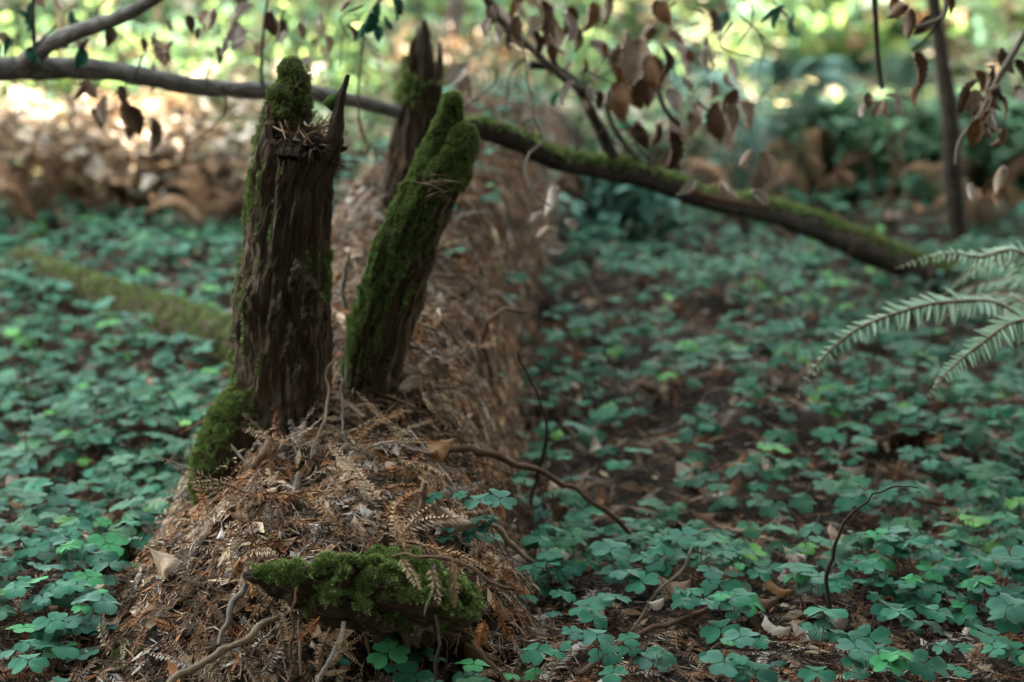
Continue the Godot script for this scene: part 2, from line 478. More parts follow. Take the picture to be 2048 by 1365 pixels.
func build_ground() -> void:
	var xs := []; var zs := []
	var x := -60.0
	while x < 60.0:
		xs.append(x); x += clampf(absf(x) * 0.06, 0.03, 4.0)
	var z := 14.0
	while z > -70.0:
		zs.append(z); z -= (1.0 if z > -1.2 else clampf((-z - 1.5) * 0.02 + 0.025, 0.025, 3.0))
	var v := PackedVector3Array()
	for zz in zs:
		for xx in xs: v.append(Vector3(xx, ground_h(xx, zz), zz))
	var o := inst("ground", grid_mesh(v, xs.size(), zs.size()), M.soil)
	o.set_meta("kind", "structure"); o.set_meta("label", "brown forest floor of needles and soil"); o.set_meta("category", "ground")

var log_mesh: ArrayMesh
var log_root: Node3D
func build_log() -> void:
	log_root = thing("rotting_log", "long rotting log buried under brown needle litter, carrying the broken posts", "log")
	var v := PackedVector3Array()
	var cols := 61; var rows := 260
	for j in rows:
		var z := -1.84 - 5.8 * pow(float(j) / (rows - 1), 1.4)
		for i in cols:
			var u := (float(i) / (cols - 1) * 2.0 - 1.0) * 1.3
			var x := ridge_cx(z) + u * ridge_w(z)
			v.append(Vector3(x, ridge_h(x, z), z))
	log_mesh = grid_mesh(v, cols, rows)
	inst("decayed_wood", log_mesh, M.soil, log_root)
	# moss patches grow where the photograph shows them
	var spots := []
	for q in [[430, 900, 90.0], [400, 985, 60.0], [470, 960, 70.0], [680, 965, 65.0], [620, 960, 45.0], [690, 860, 40.0], [1000, 1175, 60.0], [960, 1165, 45.0], [255, 1080, 50.0], [480, 860, 45.0], [330, 1230, 45.0], [710, 540, 40.0], [1000, 560, 45.0], [240, 1330, 60.0]]:
		var g := G(q[0], q[1]); spots.append([g, S(q[2], -g.z)])
	moss_on(log_mesh, log_root, 330000, 0.0052, func(p: Vector3, _n: Vector3) -> float:
		if p.y < ground_h(p.x, p.z): return 0.0
		var best := 0.0
		for s in spots:
			var d: float = p.distance_to(s[0]) / s[1]
			d += na.get_noise_2d(p.x * 40.0, p.z * 40.0) * 0.7
			best = maxf(best, 1.0 - smoothstep(0.6, 1.0, d))
		return best)
	# the mossy knob at the edge of the log
	var k := P(255, 1095, -G(255, 1130).z - 0.02)
	var knob := thing("mossy_root_knob", "small rounded mossy knob at the edge of the needle mound", "root knob", "", k)
	var km := tube([[Vector3(0.02, -0.09, 0.0), 0.03], [Vector3(0, 0.0, 0), 0.026], [Vector3(-0.004, 0.022, -0.002), 0.02], [Vector3(-0.005, 0.034, 0), 0.008]], 20, 0.008, 0.5, 30.0)
	inst("wood", km, M.moss_bed, knob)
	moss_on(km, knob, 5000, 0.005, func(_p, _n): return 1.0)
	# the broken log end that juts out over the hollow
	var base := P(700, 1182, 1.92)
	var stub := thing("broken_log_end", "dark broken log end with a bright green moss top, jutting out over a hollow", "log", "", base)
	var path := []
	for q in px_path([[486, 1150, 1.90, 7], [525, 1156, 1.90, 19], [600, 1172, 1.91, 46], [700, 1186, 1.93, 70], [800, 1200, 1.96, 78], [880, 1212, 2.04, 64], [950, 1225, 2.16, 30]]): path.append([q[0] - base, q[1]])
	var sm := tube(path, 56, 0.004, 0.6, 26.0, 3.0, 0.22)
	inst("wood", sm, M.wood, stub)
	moss_on(sm, stub, 70000, 0.005, func(p: Vector3, n: Vector3) -> float:
		return smoothstep(0.12, 0.5, n.y + na.get_noise_3d(p.x * 24.0, p.y * 24.0, p.z * 24.0) * 0.55) * smoothstep(-0.125, -0.10, p.x))

func build_posts() -> void:
	# the thick dark post: a hollow shell with a tall mossy horn at the back, a thin splinter at its side
	var a1 := [[568, 900, 2.45, 125], [566, 850, 2.45, 108], [564, 800, 2.45, 93], [562, 700, 2.45, 92], [563, 600, 2.45, 93], [572, 480, 2.45, 84], [584, 380, 2.45, 79], [598, 300, 2.45, 80], [606, 220, 2.45, 72], [598, 160, 2.45, 48], [590, 120, 2.45, 22], [589, 100, 2.45, 12]]
	var r1 := func(th: float) -> float:
		var y := 292.0 + saw(th, 1.0)
		y -= 40.0 * hump(th, PI, 1.1)
		y -= 62.0 * hump(th, PI * 1.2, 1.2)
		y -= 62.0 * hump(th, 0.0, 0.55)
		y += 22.0 * hump(th, PI * 0.5, 0.9)
		return y
	var b1 := post("broken_post", "thick dark hollow broken post with a mossy horn and a splinter on top", a1, r1, 2.45, 330.0, 1.0)
	var root: Node3D = b1[0]; var base: Vector3 = b1[2]
	moss_on(b1[1], root, 60000, 0.0042, func(p: Vector3, n: Vector3) -> float:
		var q := to_px(p + base)
		var k := smoothstep(0.8, 1.05, -n.x + na.get_noise_3d(p.x * 22.0, p.y * 14.0, p.z * 22.0) * 0.42)
		k = maxf(k, smoothstep(215.0, 195.0, q.y + na.get_noise_2d(p.x * 40.0, p.y * 40.0) * 40.0))
		if n.x > 0.8 and q.y > 500 and q.y < 600: k = maxf(k, 0.8)
		return k)
	var horn := tube([[P(572, 330, 2.47) - base, S(50, 2.47)], [P(576, 260, 2.47) - base, S(46, 2.47)], [P(582, 205, 2.47) - base, S(41, 2.47)], [P(587, 165, 2.47) - base, S(31, 2.47)], [P(587, 135, 2.47) - base, S(22, 2.47)], [P(586, 118, 2.47) - base, S(11, 2.47)]], 26, 0.008, 0.45, 26.0)
	inst("horn", horn, M.wood, root)
	moss_on(horn, root, 11000, 0.0042, func(p: Vector3, n: Vector3) -> float: return clampf(0.55 - n.x * 0.4 + na.get_noise_3d(p.x * 30.0, p.y * 30.0, p.z * 30.0) * 0.6, 0.0, 1.0))
	var spl := tube([[P(664, 330, 2.43) - base, S(17, 2.43)], [P(672, 260, 2.43) - base, S(15, 2.43)], [P(681, 200, 2.43) - base, S(9, 2.43)], [P(690, 170, 2.43) - base, S(6, 2.43)], [P(696, 150, 2.43) - base, S(3, 2.43)]], 12, 0.008, 0.5, 40.0, 0.0, 0.3)
	inst("splinter", spl, M.wood, root)
	var spl2 := tube([[P(655, 215, 2.44) - base, S(13, 2.44)], [P(672, 196, 2.44) - base, S(9, 2.44)], [P(682, 180, 2.44) - base, S(4, 2.44)]], 10, 0.006, 0.6, 40.0)
	inst("splinter", spl2, M.moss_bed, root)
	# lumps of rotten wood on its face
	for q in [[592, 560, 17, 40], [610, 640, 15, 30], [580, 690, 13, 40], [620, 590, 18, 36], [545, 640, 12, 40], [600, 745, 16, 24]]:
		var f := 2.35
		var lm := tube([[P(q[0], q[1] - q[3], f + 0.02) - base, 0.003], [P(q[0] + 3, q[1] - q[3] * 0.4, f) - base, S(q[2] * 0.6, f)], [P(q[0] - 5, q[1] + q[3] * 0.3, f) - base, S(q[2] * 0.5, f)], [P(q[0], q[1] + q[3], f + 0.02) - base, 0.003]], 20, 0.003, 1.3, 120.0)
		inst("rotten_wood", lm, M.wood, root)
	# the flared foot with a mossy root towards the side
	var foot := tube([[P(520, 800, 2.44) - base, S(60, 2.44)], [P(470, 870, 2.4) - base, S(62, 2.4)], [P(430, 940, 2.36) - base, S(48, 2.36)], [P(410, 1010, 2.33) - base, S(22, 2.33)]], 22, 0.01, 0.4, 24.0, 5.0)
	inst("root", foot, M.wood, root)
	moss_on(foot, root, 18000, 0.005, func(p: Vector3, n: Vector3) -> float: return smoothstep(0.0, 0.5, n.y * 0.6 - n.x * 0.5 + 0.1 + na.get_noise_3d(p.x * 30.0, p.y * 30.0, p.z * 30.0) * 0.7))
	# crumbs, needles and roots caught in the broken top
	var xf := []; var cs := []
	for k in 420:
		var th := rf(0, TAU); var r := sqrt(rng.randf()) * 0.048
		var c := P(606, rf(255, 330), 2.45) - base
		xf.append(Transform3D(Basis.from_euler(Vector3(rf(-0.9, 0.9), rf(0, TAU), rf(-0.9, 0.9))).scaled_local(Vector3(rf(0.4, 1.1), 1, 1)), c + Vector3(cos(th) * r, rf(-0.01, 0.012), sin(th) * r)))
		cs.append(stuff_color("litter"))
	var bit := new_st(); stick(bit, Vector3(-0.02, 0, 0), Vector3(0.02, 0.004, 0.003), 0.0013); scatter("debris", done(bit), M.litter, xf, cs, root)
	inst("debris_bed", tube([[P(604, 330, 2.45) - base, 0.03], [P(604, 300, 2.45) - base, 0.058], [P(606, 272, 2.45) - base, 0.04], [P(606, 262, 2.45) - base, 0.008]], 24, 0.008, 0.5, 40.0), M.soil, root)

	# the leaning post, thick with moss
	var a2 := [[736, 830, 2.53, 62], [746, 760, 2.53, 55], [765, 660, 2.53, 60], [785, 590, 2.53, 62], [812, 500, 2.53, 61], [838, 430, 2.53, 58], [862, 380, 2.53, 52], [880, 340, 2.53, 50], [900, 290, 2.53, 45], [915, 255, 2.53, 36]]
	var r2 := func(th: float) -> float:
		return 262.0 + saw(th, 21.0) * 0.5 - 12.0 * hump(th, 0.0, 1.0) + 60.0 * hump(th, PI * 0.5, 0.8)
	var b2 := post("leaning_post", "leaning broken post thickly covered in green moss, with two rounded tips", a2, r2, 2.53, 300.0, 21.0)
	var root2: Node3D = b2[0]; var base2: Vector3 = b2[2]
	var moss2 := func(p: Vector3, n: Vector3) -> float:
		var q := to_px(p + base2)
		var side := -n.x * 0.85 + n.y * 0.6 + na.get_noise_3d(p.x * 18.0, p.y * 18.0, p.z * 18.0) * 0.55
		var high := smoothstep(760.0, 380.0, q.y)
		return smoothstep(0.25 - high * 0.75, 0.65 - high * 0.75, side) * smoothstep(790.0, 650.0, q.y)
	moss_on(b2[1], root2, 90000, 0.0045, moss2)
	var tip := tube([[P(870, 350, 2.52) - base2, S(40, 2.52)], [P(885, 290, 2.52) - base2, S(31, 2.52)], [P(899, 240, 2.52) - base2, S(22, 2.52)], [P(905, 205, 2.52) - base2, S(17, 2.52)], [P(907, 188, 2.52) - base2, S(8, 2.52)]], 22, 0.008, 0.3, 28.0)
	inst("tip", tip, M.moss_bed, root2)
	moss_on(tip, root2, 15000, 0.0045, func(_p, _n): return 1.0)
	var tip2 := tube([[P(890, 360, 2.5) - base2, S(40, 2.5)], [P(915, 310, 2.5) - base2, S(32, 2.5)], [P(930, 272, 2.5) - base2, S(22, 2.5)], [P(934, 254, 2.5) - base2, S(10, 2.5)]], 22, 0.008, 0.35, 28.0, 4.0)
	inst("tip", tip2, M.moss_bed, root2)
	moss_on(tip2, root2, 15000, 0.0045, func(_p, _n): return 1.0)

	# the post behind them
	var a3 := [[775, 560, 3.3, 46], [778, 460, 3.3, 43], [800, 400, 3.3, 40], [822, 300, 3.3, 42], [834, 220, 3.3, 42], [842, 150, 3.3, 36], [846, 100, 3.3, 26], [848, 60, 3.3, 12]]
	var r3 := func(th: float) -> float:
		return 165.0 + saw(th, 41.0) - 95.0 * hump(th, PI * 1.1, 1.6) - 30.0 * hump(th, 0.0, 0.5)
	var b3 := post("weathered_post", "tall weathered brown post with a pointed top, standing behind the two mossy posts", a3, r3, 3.3, 230.0, 41.0)
	var root3: Node3D = b3[0]; var base3: Vector3 = b3[2]
	var spike := tube([[P(836, 260, 3.3) - base3, S(34, 3.3)], [P(842, 160, 3.3) - base3, S(28, 3.3)], [P(846, 95, 3.3) - base3, S(19, 3.3)], [P(848, 60, 3.3) - base3, S(9, 3.3)], [P(850, 40, 3.3) - base3, S(4, 3.3)]], 20, 0.012, 0.4, 20.0, 2.0, 0.2)
	inst("spike", spike, M.wood, root3)
	inst("splinter", tube([[P(872, 240, 3.28) - base3, S(10, 3.28)], [P(877, 150, 3.28) - base3, S(8, 3.28)], [P(881, 85, 3.28) - base3, S(2.5, 3.28)]], 8, 0.02, 0.4, 30.0), M.wood, root3)
	moss_on(b3[1], root3, 9000, 0.009, func(p: Vector3, n: Vector3) -> float:
		var q := to_px(p + base3)
		return smoothstep(60.0, 20.0, absf(q.y - 165.0)) * smoothstep(0.0, 0.4, na.get_noise_3d(p.x * 14.0, p.y * 14.0, p.z * 14.0) + 0.25) * 0.8)

	# pale stump further along the log
	var a4 := [[990, 520, 4.6, 62], [988, 420, 4.6, 56], [984, 330, 4.6, 58], [972, 260, 4.6, 56], [955, 200, 4.6, 44], [948, 160, 4.6, 30]]
	var b4 := post("weathered_stump", "pale crumbling stump on the far end of the rotting log", a4, func(th: float) -> float: return 225.0 + saw(th, 61.0) * 1.2 - 45.0 * hump(th, PI, 1.2), 4.6, 300.0, 61.0)
	(b4[0].get_child(0) as MeshInstance3D).material_override = M.pale_wood

func leafy_crown(n: int, r: Vector3, size: float, cols: Array, called: String, parent: Node, at: Vector3) -> void:
	var st := new_st()
	for k in 6:
		var a := rf(0, TAU)
		var d := Vector3(cos(a), rf(-0.7, 0.4), sin(a)).normalized()
		blade(st, d * 0.1, d * rf(0.8, 1.1), d.cross(Vector3(0.3, 1, 0.2)).normalized() * rf(0.22, 0.34))
	var mesh := done(st)
	var xf := []; var cs := []
	for k in n:
		var d := Vector3(rng.randfn(), rng.randfn(), rng.randfn()).normalized() * pow(rng.randf(), 0.45)
		if na.get_noise_3d(d.x * 2.3 + at.x, d.y * 2.3, d.z * 2.3 + at.z) < -0.22: continue
		xf.append(Transform3D(Basis.from_euler(Vector3(rf(-0.6, 0.6), rf(0, TAU), rf(-0.6, 0.6))).scaled_local(Vector3.ONE * size * rf(0.6, 1.3)), at + d * r))
		var c: Color = cols[rng.randi() % cols.size()]; var g := rf(0.7, 1.3)
		cs.append(Color(c.r * g, c.g * g, c.b * g))
	scatter(called, mesh, M.leafy, xf, cs, parent)

func build_shade_trees() -> void:
	# the wood that shades this spot: tall trees round the camera, outside the frame
	var spots := [[3.4, 2.6, 4.2, 7.6], [-4.4, 2.4, 3.6, 7.4], [6.6, -2.4, 3.9, 8.0], [3.4, -0.2, 3.2, 6.6], [0.6, 5.5, 4.6, 7.0], [9.5, 2.0, 4.2, 8.4], [5.0, 7.0, 5.0, 8.0], [-7.5, 6.0, 4.6, 7.0], [11.5, -3.0, 4.0, 8.0]]
	var said := ["beside the camera's path", "by the sorrel carpet", "past the fern", "beside the rotting log", "in the dark wood", "among the far ferns", "deep in the wood", "in the dense wood", "at the edge of the clearing"]
	for i in spots.size():
		var s: Array = spots[i]
		var o := thing("shade_tree", "tall dark tree with a broad green crown " + said[i].replace("the camera's", "a"), "tree", "trees that shade the forest floor", Vector3(s[0], ground_h(s[0], s[1]) - 0.1, s[1]))
		inst("trunk", tube([[Vector3.ZERO, 0.34], [Vector3(0.05, 1.0, 0), 0.26], [Vector3(0.1, 5, 0.1), 0.2], [Vector3(0.0, 10, 0), 0.1]], 16, 0.3, 0.2, 3.0, i), M.dark_bark, o)
		for b in 5:
			var a := rf(0, TAU); var y := rf(4.5, 8.5)
			inst("limb", tube([[Vector3(0.07, y, 0.07), 0.08], [Vector3(cos(a) * 1.5, y + 0.5, sin(a) * 1.5), 0.05], [Vector3(cos(a) * 3.0, y + 0.7, sin(a) * 3.0), 0.02]], 7, 0.4, 0.2, 3.0), M.dark_bark, o)
		leafy_crown(1800, Vector3(s[2], 2.3, s[2]), 0.55, [Color(0.05, 0.10, 0.035), Color(0.07, 0.13, 0.04), Color(0.04, 0.09, 0.04)], "crown", o, Vector3(0, s[3], 0))

	# added unseen shrubs behind and beside the viewer, blocking fill light from there
	var blocking_hedge := [[-3.0, 3.2, "added unseen dark shrub under the shade trees by the sorrel carpet"], [-0.6, 3.8, "added unseen dark shrub facing the needle mound"], [1.9, 3.9, "added unseen dark shrub facing the arched stem"], [3.9, 1.0, "added unseen dark shrub past the sword fern"], [4.4, -1.6, "added unseen dark shrub behind the sword fern's root"], [-4.3, 0.6, "added unseen dark shrub beside the sorrel carpet"]]
	for q in blocking_hedge:
		bush(q[2], Vector3(q[0], ground_h(q[0], q[1]), q[1]), Vector3(1.6, 1.7, 1.3), 1100, 0.34, [Color(0.045, 0.09, 0.035), Color(0.055, 0.10, 0.04), Color(0.06, 0.08, 0.04)], "shrub", "added unseen light-blocking shrubs")

func leaf_set() -> Array:
	return [dead_leaf_mesh(1.0, 0.25, 0.35, 0.16, true), dead_leaf_mesh(1.0, 0.27, 0.9, 0.14, true), dead_leaf_mesh(1.0, 0.20, -1.1, 0.2, true), dead_leaf_mesh(1.0, 0.30, 0.6, 0.10, true), dead_leaf_mesh(1.0, 0.16, 1.4, 0.25, true), dead_leaf_mesh(1.0, 0.23, -0.5, 0.22, true)]
var leaves: Array
func hang(parent: Node, x: float, y: float, d: float, len_px: float, lean: float, kind: int, called := "leaf") -> void:
	var o := inst(called, leaves[rng.randi() % leaves.size()], M.dead[kind] if kind < 5 else M.green[kind - 5], parent)
	var b := Basis.from_euler(Vector3(rf(-0.35, 0.35), rf(-0.9, 0.9), deg_to_rad(lean)))
	o.transform = Transform3D(b.scaled_local(Vector3.ONE * S(len_px * rf(0.62, 0.86), d)), P(x, y, d) - (parent as Node3D).position)
func branch(called: String, label: String, pts: Array, m: Material, rough := 0.25) -> Node3D:
	var base := P(pts[0][0], pts[0][1], pts[0][2])
	var o := thing(called, label, "branch", "", base)
	var path := []
	for q in px_path(pts): path.append([q[0] - base, q[1]])
	inst("limb", tube(path, 16, 0.02, rough, 18.0, pts[0][0]), m, o)
	return o
func twig_on(o: Node3D, pts: Array, m: Material) -> void:
	var path := []
	for q in px_path(pts): path.append([q[0] - o.position, q[1]])
	inst("twig", tube(path, 7, 0.02, 0.25, 30.0), m, o)

func build_branches() -> void:
	leaves = leaf_set()
	var b := branch("grey_branch", "smooth grey branch running level behind the thick dark post", [[-260, 230, 3.0, 27], [-60, 150, 3.05, 25], [40, 138, 3.08, 22], [200, 140, 3.1, 19], [340, 165, 3.12, 18], [460, 180, 3.15, 17], [600, 185, 3.18, 16], [720, 205, 3.2, 14], [800, 226, 3.22, 12]], M.bark)
	twig_on(b, [[40, 138, 3.08, 19], [80, 100, 3.05, 18], [160, 62, 3.0, 15], [240, 35, 2.97, 14], [320, -10, 2.95, 13], [420, -80, 2.9, 12]], M.bark)
	twig_on(b, [[525, 182, 3.16, 4], [523, 120, 3.14, 3], [530, 40, 3.12, 3], [540, -40, 3.1, 2]], M.twig_dark)
	twig_on(b, [[70, 105, 3.05, 5], [66, 40, 3.0, 4], [68, -30, 3.0, 3]], M.twig_dark)
	for q in [[510, 10, 55, -60, 3], [470, 45, 60, -40, 3], [500, 60, 50, -60, 3], [545, 20, 70, 0, 2], [430, 92, 45, 0, 0], [315, 75, 60, 10, 1], [350, 80, 55, -10, 1], [325, 105, 50, -30, 1], [285, 75, 40, 0, 0], [375, 30, 40, 10, 2], [397, 55, 30, 0, 2], [425, 20, 50, -20, 1], [260, 210, 90, 15, 2], [305, 235, 75, 0, 2], [240, 170, 60, 10, 0], [180, 80, 60, 0, 2], [90, 70, 55, -10, 2], [655, 70, 50, 0, 1], [690, 50, 45, 20, 0], [170, 170, 50, -40, 0], [130, 190, 55, 30, 1], [215, 190, 60, -20, 1], [640, 25, 40, 0, 3], [595, 45, 40, 15, 1], [30, 20, 50, 20, 7], [70, 5, 55, -20, 7], [110, 60, 50, 30, 7], [20, 75, 50, -15, 7], [140, 20, 45, 10, 7], [60, 95, 45, 40, 7], [170, 100, 45, -25, 7]]:
		hang(b, q[0], q[1], rf(2.9, 3.3), q[2] * 1.1, q[3], q[4])
		hang(b, q[0] + rf(-60, 60), q[1] + rf(-40, 50), rf(3.0, 3.7), q[2] * rf(0.7, 1.1), q[3] + rf(-40, 40), [0, 1, 3, 2, 1][rng.randi() % 5])
	# mossy arching branch
	var r := branch("mossy_branch", "long arching mossy branch reaching down to the ground behind the fern", [[900, 262, 3.15, 15], [960, 262, 3.2, 17], [1030, 282, 3.25, 18], [1110, 322, 3.3, 18], [1220, 340, 3.4, 21], [1330, 370, 3.5, 20], [1420, 402, 3.6, 20], [1520, 420, 3.75, 21], [1630, 455, 3.95, 24], [1760, 510, 4.2, 27], [1900, 565, 4.45, 28], [2000, 600, 4.6, 27]], M.dark_bark)
	moss_on((r.get_child(0) as MeshInstance3D).mesh, r, 15000, 0.009, func(p: Vector3, n: Vector3) -> float: return smoothstep(0.15, 0.7, n.y + na.get_noise_3d(p.x * 9.0, p.y * 9.0, p.z * 9.0) * 0.5) * 0.9)
	twig_on(r, [[1225, 345, 3.4, 22], [1222, 310, 3.4, 15], [1190, 240, 3.38, 11], [1160, 180, 3.36, 10], [1115, 140, 3.34, 9], [1060, 130, 3.32, 8]], M.dark_bark)
	twig_on(r, [[1160, 180, 3.36, 8], [1120, 150, 3.3, 8], [1070, 105, 3.25, 7], [1030, 70, 3.2, 7], [985, 20, 3.1, 9], [960, -40, 3.0, 9]], M.bark)
	twig_on(r, [[1310, 360, 3.5, 6], [1265, 310, 3.45, 5], [1225, 250, 3.4, 5], [1210, 200, 3.4, 4]], M.twig_dark)
	twig_on(r, [[1120, 150, 3.3, 6], [1095, 85, 3.28, 5], [1080, 0, 3.25, 5], [1070, -60, 3.2, 5]], M.twig_dark)
	twig_on(r, [[1190, 185, 3.38, 5], [1230, 200, 3.3, 5], [1290, 130, 3.2, 5], [1330, 220, 3.1, 5], [1360, 250, 3.1, 4]], M.twig_dark)
	twig_on(r, [[1360, 375, 3.5, 7], [1420, 395, 3.5, 7], [1500, 410, 3.5, 6], [1540, 412, 3.5, 3]], M.twig_brown)
	for q in [[1000, 10, 60, 20, 3], [985, 30, 50, -10, 2], [1040, 30, 60, 5, 0], [1075, 0, 75, -5, 0], [1095, 30, 70, 10, 0], [1140, 10, 70, -15, 0], [1150, 50, 60, 10, 0], [1185, 0, 60, 10, 4], [1060, 60, 60, 10, 2], [1025, 60, 45, 0, 2], [1215, -10, 60, 0, 0], [1310, 0, 60, 35, 4], [1100, 90, 40, 10, 0], [1150, 160, 55, -25, 3], [1180, 170, 50, 25, 3], [1200, 180, 50, 0, 2], [1250, 110, 110, 8, 0], [1275, 80, 100, -10, 1], [1240, 160, 90, 15, 4], [1290, 160, 80, 5, 0], [1320, 90, 75, 0, 2], [1335, 180, 60, 20, 3], [1415, 95, 60, 0, 3], [1420, 160, 45, 10, 1], [1370, 95, 45, 30, 4], [1275, 245, 55, 25, 2], [1310, 245, 60, -10, 0], [1340, 230, 60, 40, 3], [1370, 250, 60, -20, 4], [1330, 260, 90, 0, 2], [1355, 275, 85, 10, 2], [1440, 200, 100, 0, 0], [1455, 205, 90, 20, 1], [1505, 300, 60, -35, 1], [1525, 300, 70, 15, 1], [1390, 360, 55, -50, 3], [1445, 365, 65, 50, 1], [1500, 380, 50, 45, 3], [1108, 370, 70, -10, 3], [1090, 425, 40, -60, 3], [1100, 455, 45, -50, 1], [930, 130, 60, -40, 3], [1130, 440, 40, 60, 3], [1085, 490, 50, 80, 3], [1205, 85, 50, 0, 4], [1455, 25, 60, -30, 9], [1260, 90, 70, -12, 0], [1300, 115, 70, 6, 0]]:
		hang(r, q[0], q[1], rf(2.95, 3.45), q[2] * 1.15, q[3], q[4])
		if q[1] < 260: hang(r, q[0] + rf(-60, 60), q[1] + rf(-50, 40), rf(3.0, 3.7), q[2] * rf(0.7, 1.1), q[3] + rf(-40, 40), [1, 3, 0, 4, 1][rng.randi() % 5])
		if q[1] < 260: hang(r, q[0] + rf(-45, 45), q[1] + rf(-35, 30), rf(3.0, 3.6), q[2] * rf(0.8, 1.2), q[3] + rf(-30, 30), [0, 3, 1, 4, 1, 6][rng.randi() % 6])
	for k in 26:                                       # fine bare side twigs
		var x := rf(960, 1560); var y := rf(-20, 330) * (1.0 if x < 1400 else 0.7); var d := rf(2.9, 3.5)
		twig_on(r, [[x, y, d, 2.2], [x + rf(-50, 50), y + rf(10, 50), d, 1.6], [x + rf(-90, 90), y + rf(40, 110), d, 0.8]], [M.twig_dark, M.twig_brown, M.twig_grey][k % 3])
	for k in 16:
		var x := rf(30, 760); var y := rf(-20, 180); var d := rf(2.9, 3.4)
		twig_on(b, [[x, y, d, 2.2], [x + rf(-50, 50), y + rf(10, 60), d, 1.6], [x + rf(-90, 90), y + rf(40, 130), d, 0.8]], [M.twig_dark, M.twig_brown][k % 2])
	# slender dark sapling
	var foot := G(1925, 520)
	var s := branch("slender_sapling", "slender dark sapling trunk standing behind the fern", [[1925, 545, -foot.z, 21], [1915, 440, -foot.z, 19], [1905, 330, -foot.z, 19], [1900, 230, -foot.z, 18], [1885, 130, -foot.z, 15], [1870, 20, -foot.z, 14], [1850, -120, -foot.z, 13]], M.dark_bark)
	s.set_meta("category", "tree")
	leafy_crown(1000, Vector3(1.9, 0.8, 1.7), 0.22, [Color(0.05, 0.11, 0.04), Color(0.07, 0.13, 0.05), Color(0.10, 0.09, 0.05)], "crown", s, Vector3(0.2, 2.3, 0.9))  # unseen crown added above the frame to shade the ground near the sapling
	# hanging twigs with brown leaves
	var t1 := branch("dead_twig", "hanging dark twig with pale crumpled leaves at its tip", [[1745, -60, 3.0, 6], [1752, 60, 3.0, 5], [1757, 130, 3.0, 5], [1765, 180, 3.0, 3]], M.twig_dark)
	for q in [[1768, 190, 60, 40, 3], [1765, 200, 55, -30, 1], [1775, 195, 62, 15, 1], [1755, 200, 55, -50, 1], [1740, 185, 45, 10, 2], [1790, 200, 60, 25, 3], [1570, 10, 60, -25, 9], [1590, 30, 60, 10, 9], [1560, 20, 55, -50, 9]]:
		hang(t1, q[0], q[1], rf(2.95, 3.05), q[2], q[3], q[4])
	var t2 := branch("leafy_twig", "thin twig with large toothed brown leaves hanging from it", [[1900, -70, 2.9, 7], [1893, 0, 2.9, 6], [1885, 35, 2.9, 5], [1830, 55, 2.9, 4]], M.twig_grey)
	twig_on(t2, [[1885, 35, 2.9, 3], [1850, 80, 2.9, 2], [1823, 100, 2.9, 2]], M.twig_dark)
	for q in [[1810, 12, 60, -60, 0], [1822, 15, 60, 0, 0], [1866, 30, 50, -40, 2], [1823, 105, 85, 0, 0], [1845, 170, 50, -10, 4], [1900, -5, 40, 20, 0], [1790, -10, 50, 10, 4]]:
		hang(t2, q[0], q[1], rf(2.85, 2.95), q[2] * 1.2, q[3], q[4])
	var t3 := branch("drooping_twig", "drooping grey twig with a bunch of curled dark brown leaves", [[2100, -40, 2.8, 7], [2048, 70, 2.8, 6], [2000, 150, 2.8, 6], [1960, 230, 2.8, 4], [1920, 280, 2.8, 4], [1912, 330, 2.8, 3]], M.twig_grey)
	for q in [[1990, 130, 80, 10, 2], [1975, 150, 80, -10, 0], [2000, 170, 65, 15, 0], [1960, 160, 70, -20, 2], [1950, 180, 60, 0, 1], [1940, 170, 60, -15, 0], [1970, 210, 70, 5, 4], [1985, 215, 60, 10, 3], [2030, 120, 60, 25, 2], [2035, 170, 55, 60, 3], [1955, 235, 55, -10, 4], [1940, 365, 45, 10, 3], [2010, 330, 60, -10, 1], [1975, 240, 50, 20, 2]]:
		hang(t3, q[0], q[1], rf(2.75, 2.9), q[2] * 1.2, q[3], q[4])
		hang(t3, q[0] + rf(-40, 50), q[1] + rf(-40, 40), rf(2.8, 3.0), q[2], q[3] + rf(-30, 30), [0, 2, 4][rng.randi() % 3])
	# dark green leaves and a dead spray that hang in front of the clearing
	var t4 := branch("green_twig", "hanging twig of dark green leaves above the posts", [[790, -60, 3.0, 5], [760, 0, 3.0, 4], [735, 40, 3.0, 3], [722, 120, 3.0, 2], [716, 200, 3.0, 2], [722, 260, 3.0, 2], [740, 300, 3.0, 2]], M.twig_brown)
	for q in [[760, 5, 50, 10, 5], [745, 20, 60, -15, 7], [770, 30, 50, 25, 7], [735, 45, 45, -30, 6], [785, -10, 60, 0, 7], [750, 50, 45, 10, 7], [700, 0, 45, -40, 1], [800, 0, 40, 20, 2]]:
		hang(t4, q[0], q[1], rf(2.95, 3.05), q[2], q[3], q[4])
	for k in 5:
		var sp := inst("dead_spray", spray_mesh(S(rf(90, 160), 3.0), 18, rf(-0.4, 0.4), 0.014, 0.1), M.dead[4], t4)
		sp.transform = Transform3D(Basis(Vector3(0, 0, 1), deg_to_rad(rf(-80, -20))) * Basis(Vector3.RIGHT, rf(0, TAU)), P([718, 735, 745, 725, 718][k], [230, 290, 300, 270, 60][k], 3.0) - t4.position)
	# a thin pale vine that curls down
	inst_vine("curling_vine", "thin pale vine curling down beside the mossy branch", [[1040, 60, 3.0, 1.5], [1065, 200, 3.0, 2], [1085, 285, 3.0, 2.5], [1060, 305, 2.98, 2.5], [1050, 345, 2.96, 3], [1065, 385, 2.95, 3], [1100, 412, 2.95, 2]], M.twig_grey)
	inst_vine("curling_vine", "thin brown stem curved like a hook beside the needle slope", [[1000, 860, 2.9, 4], [985, 760, 2.9, 5], [965, 690, 2.88, 5], [975, 645, 2.87, 5], [1010, 618, 2.9, 4], [1060, 620, 2.95, 3]], M.twig_brown)
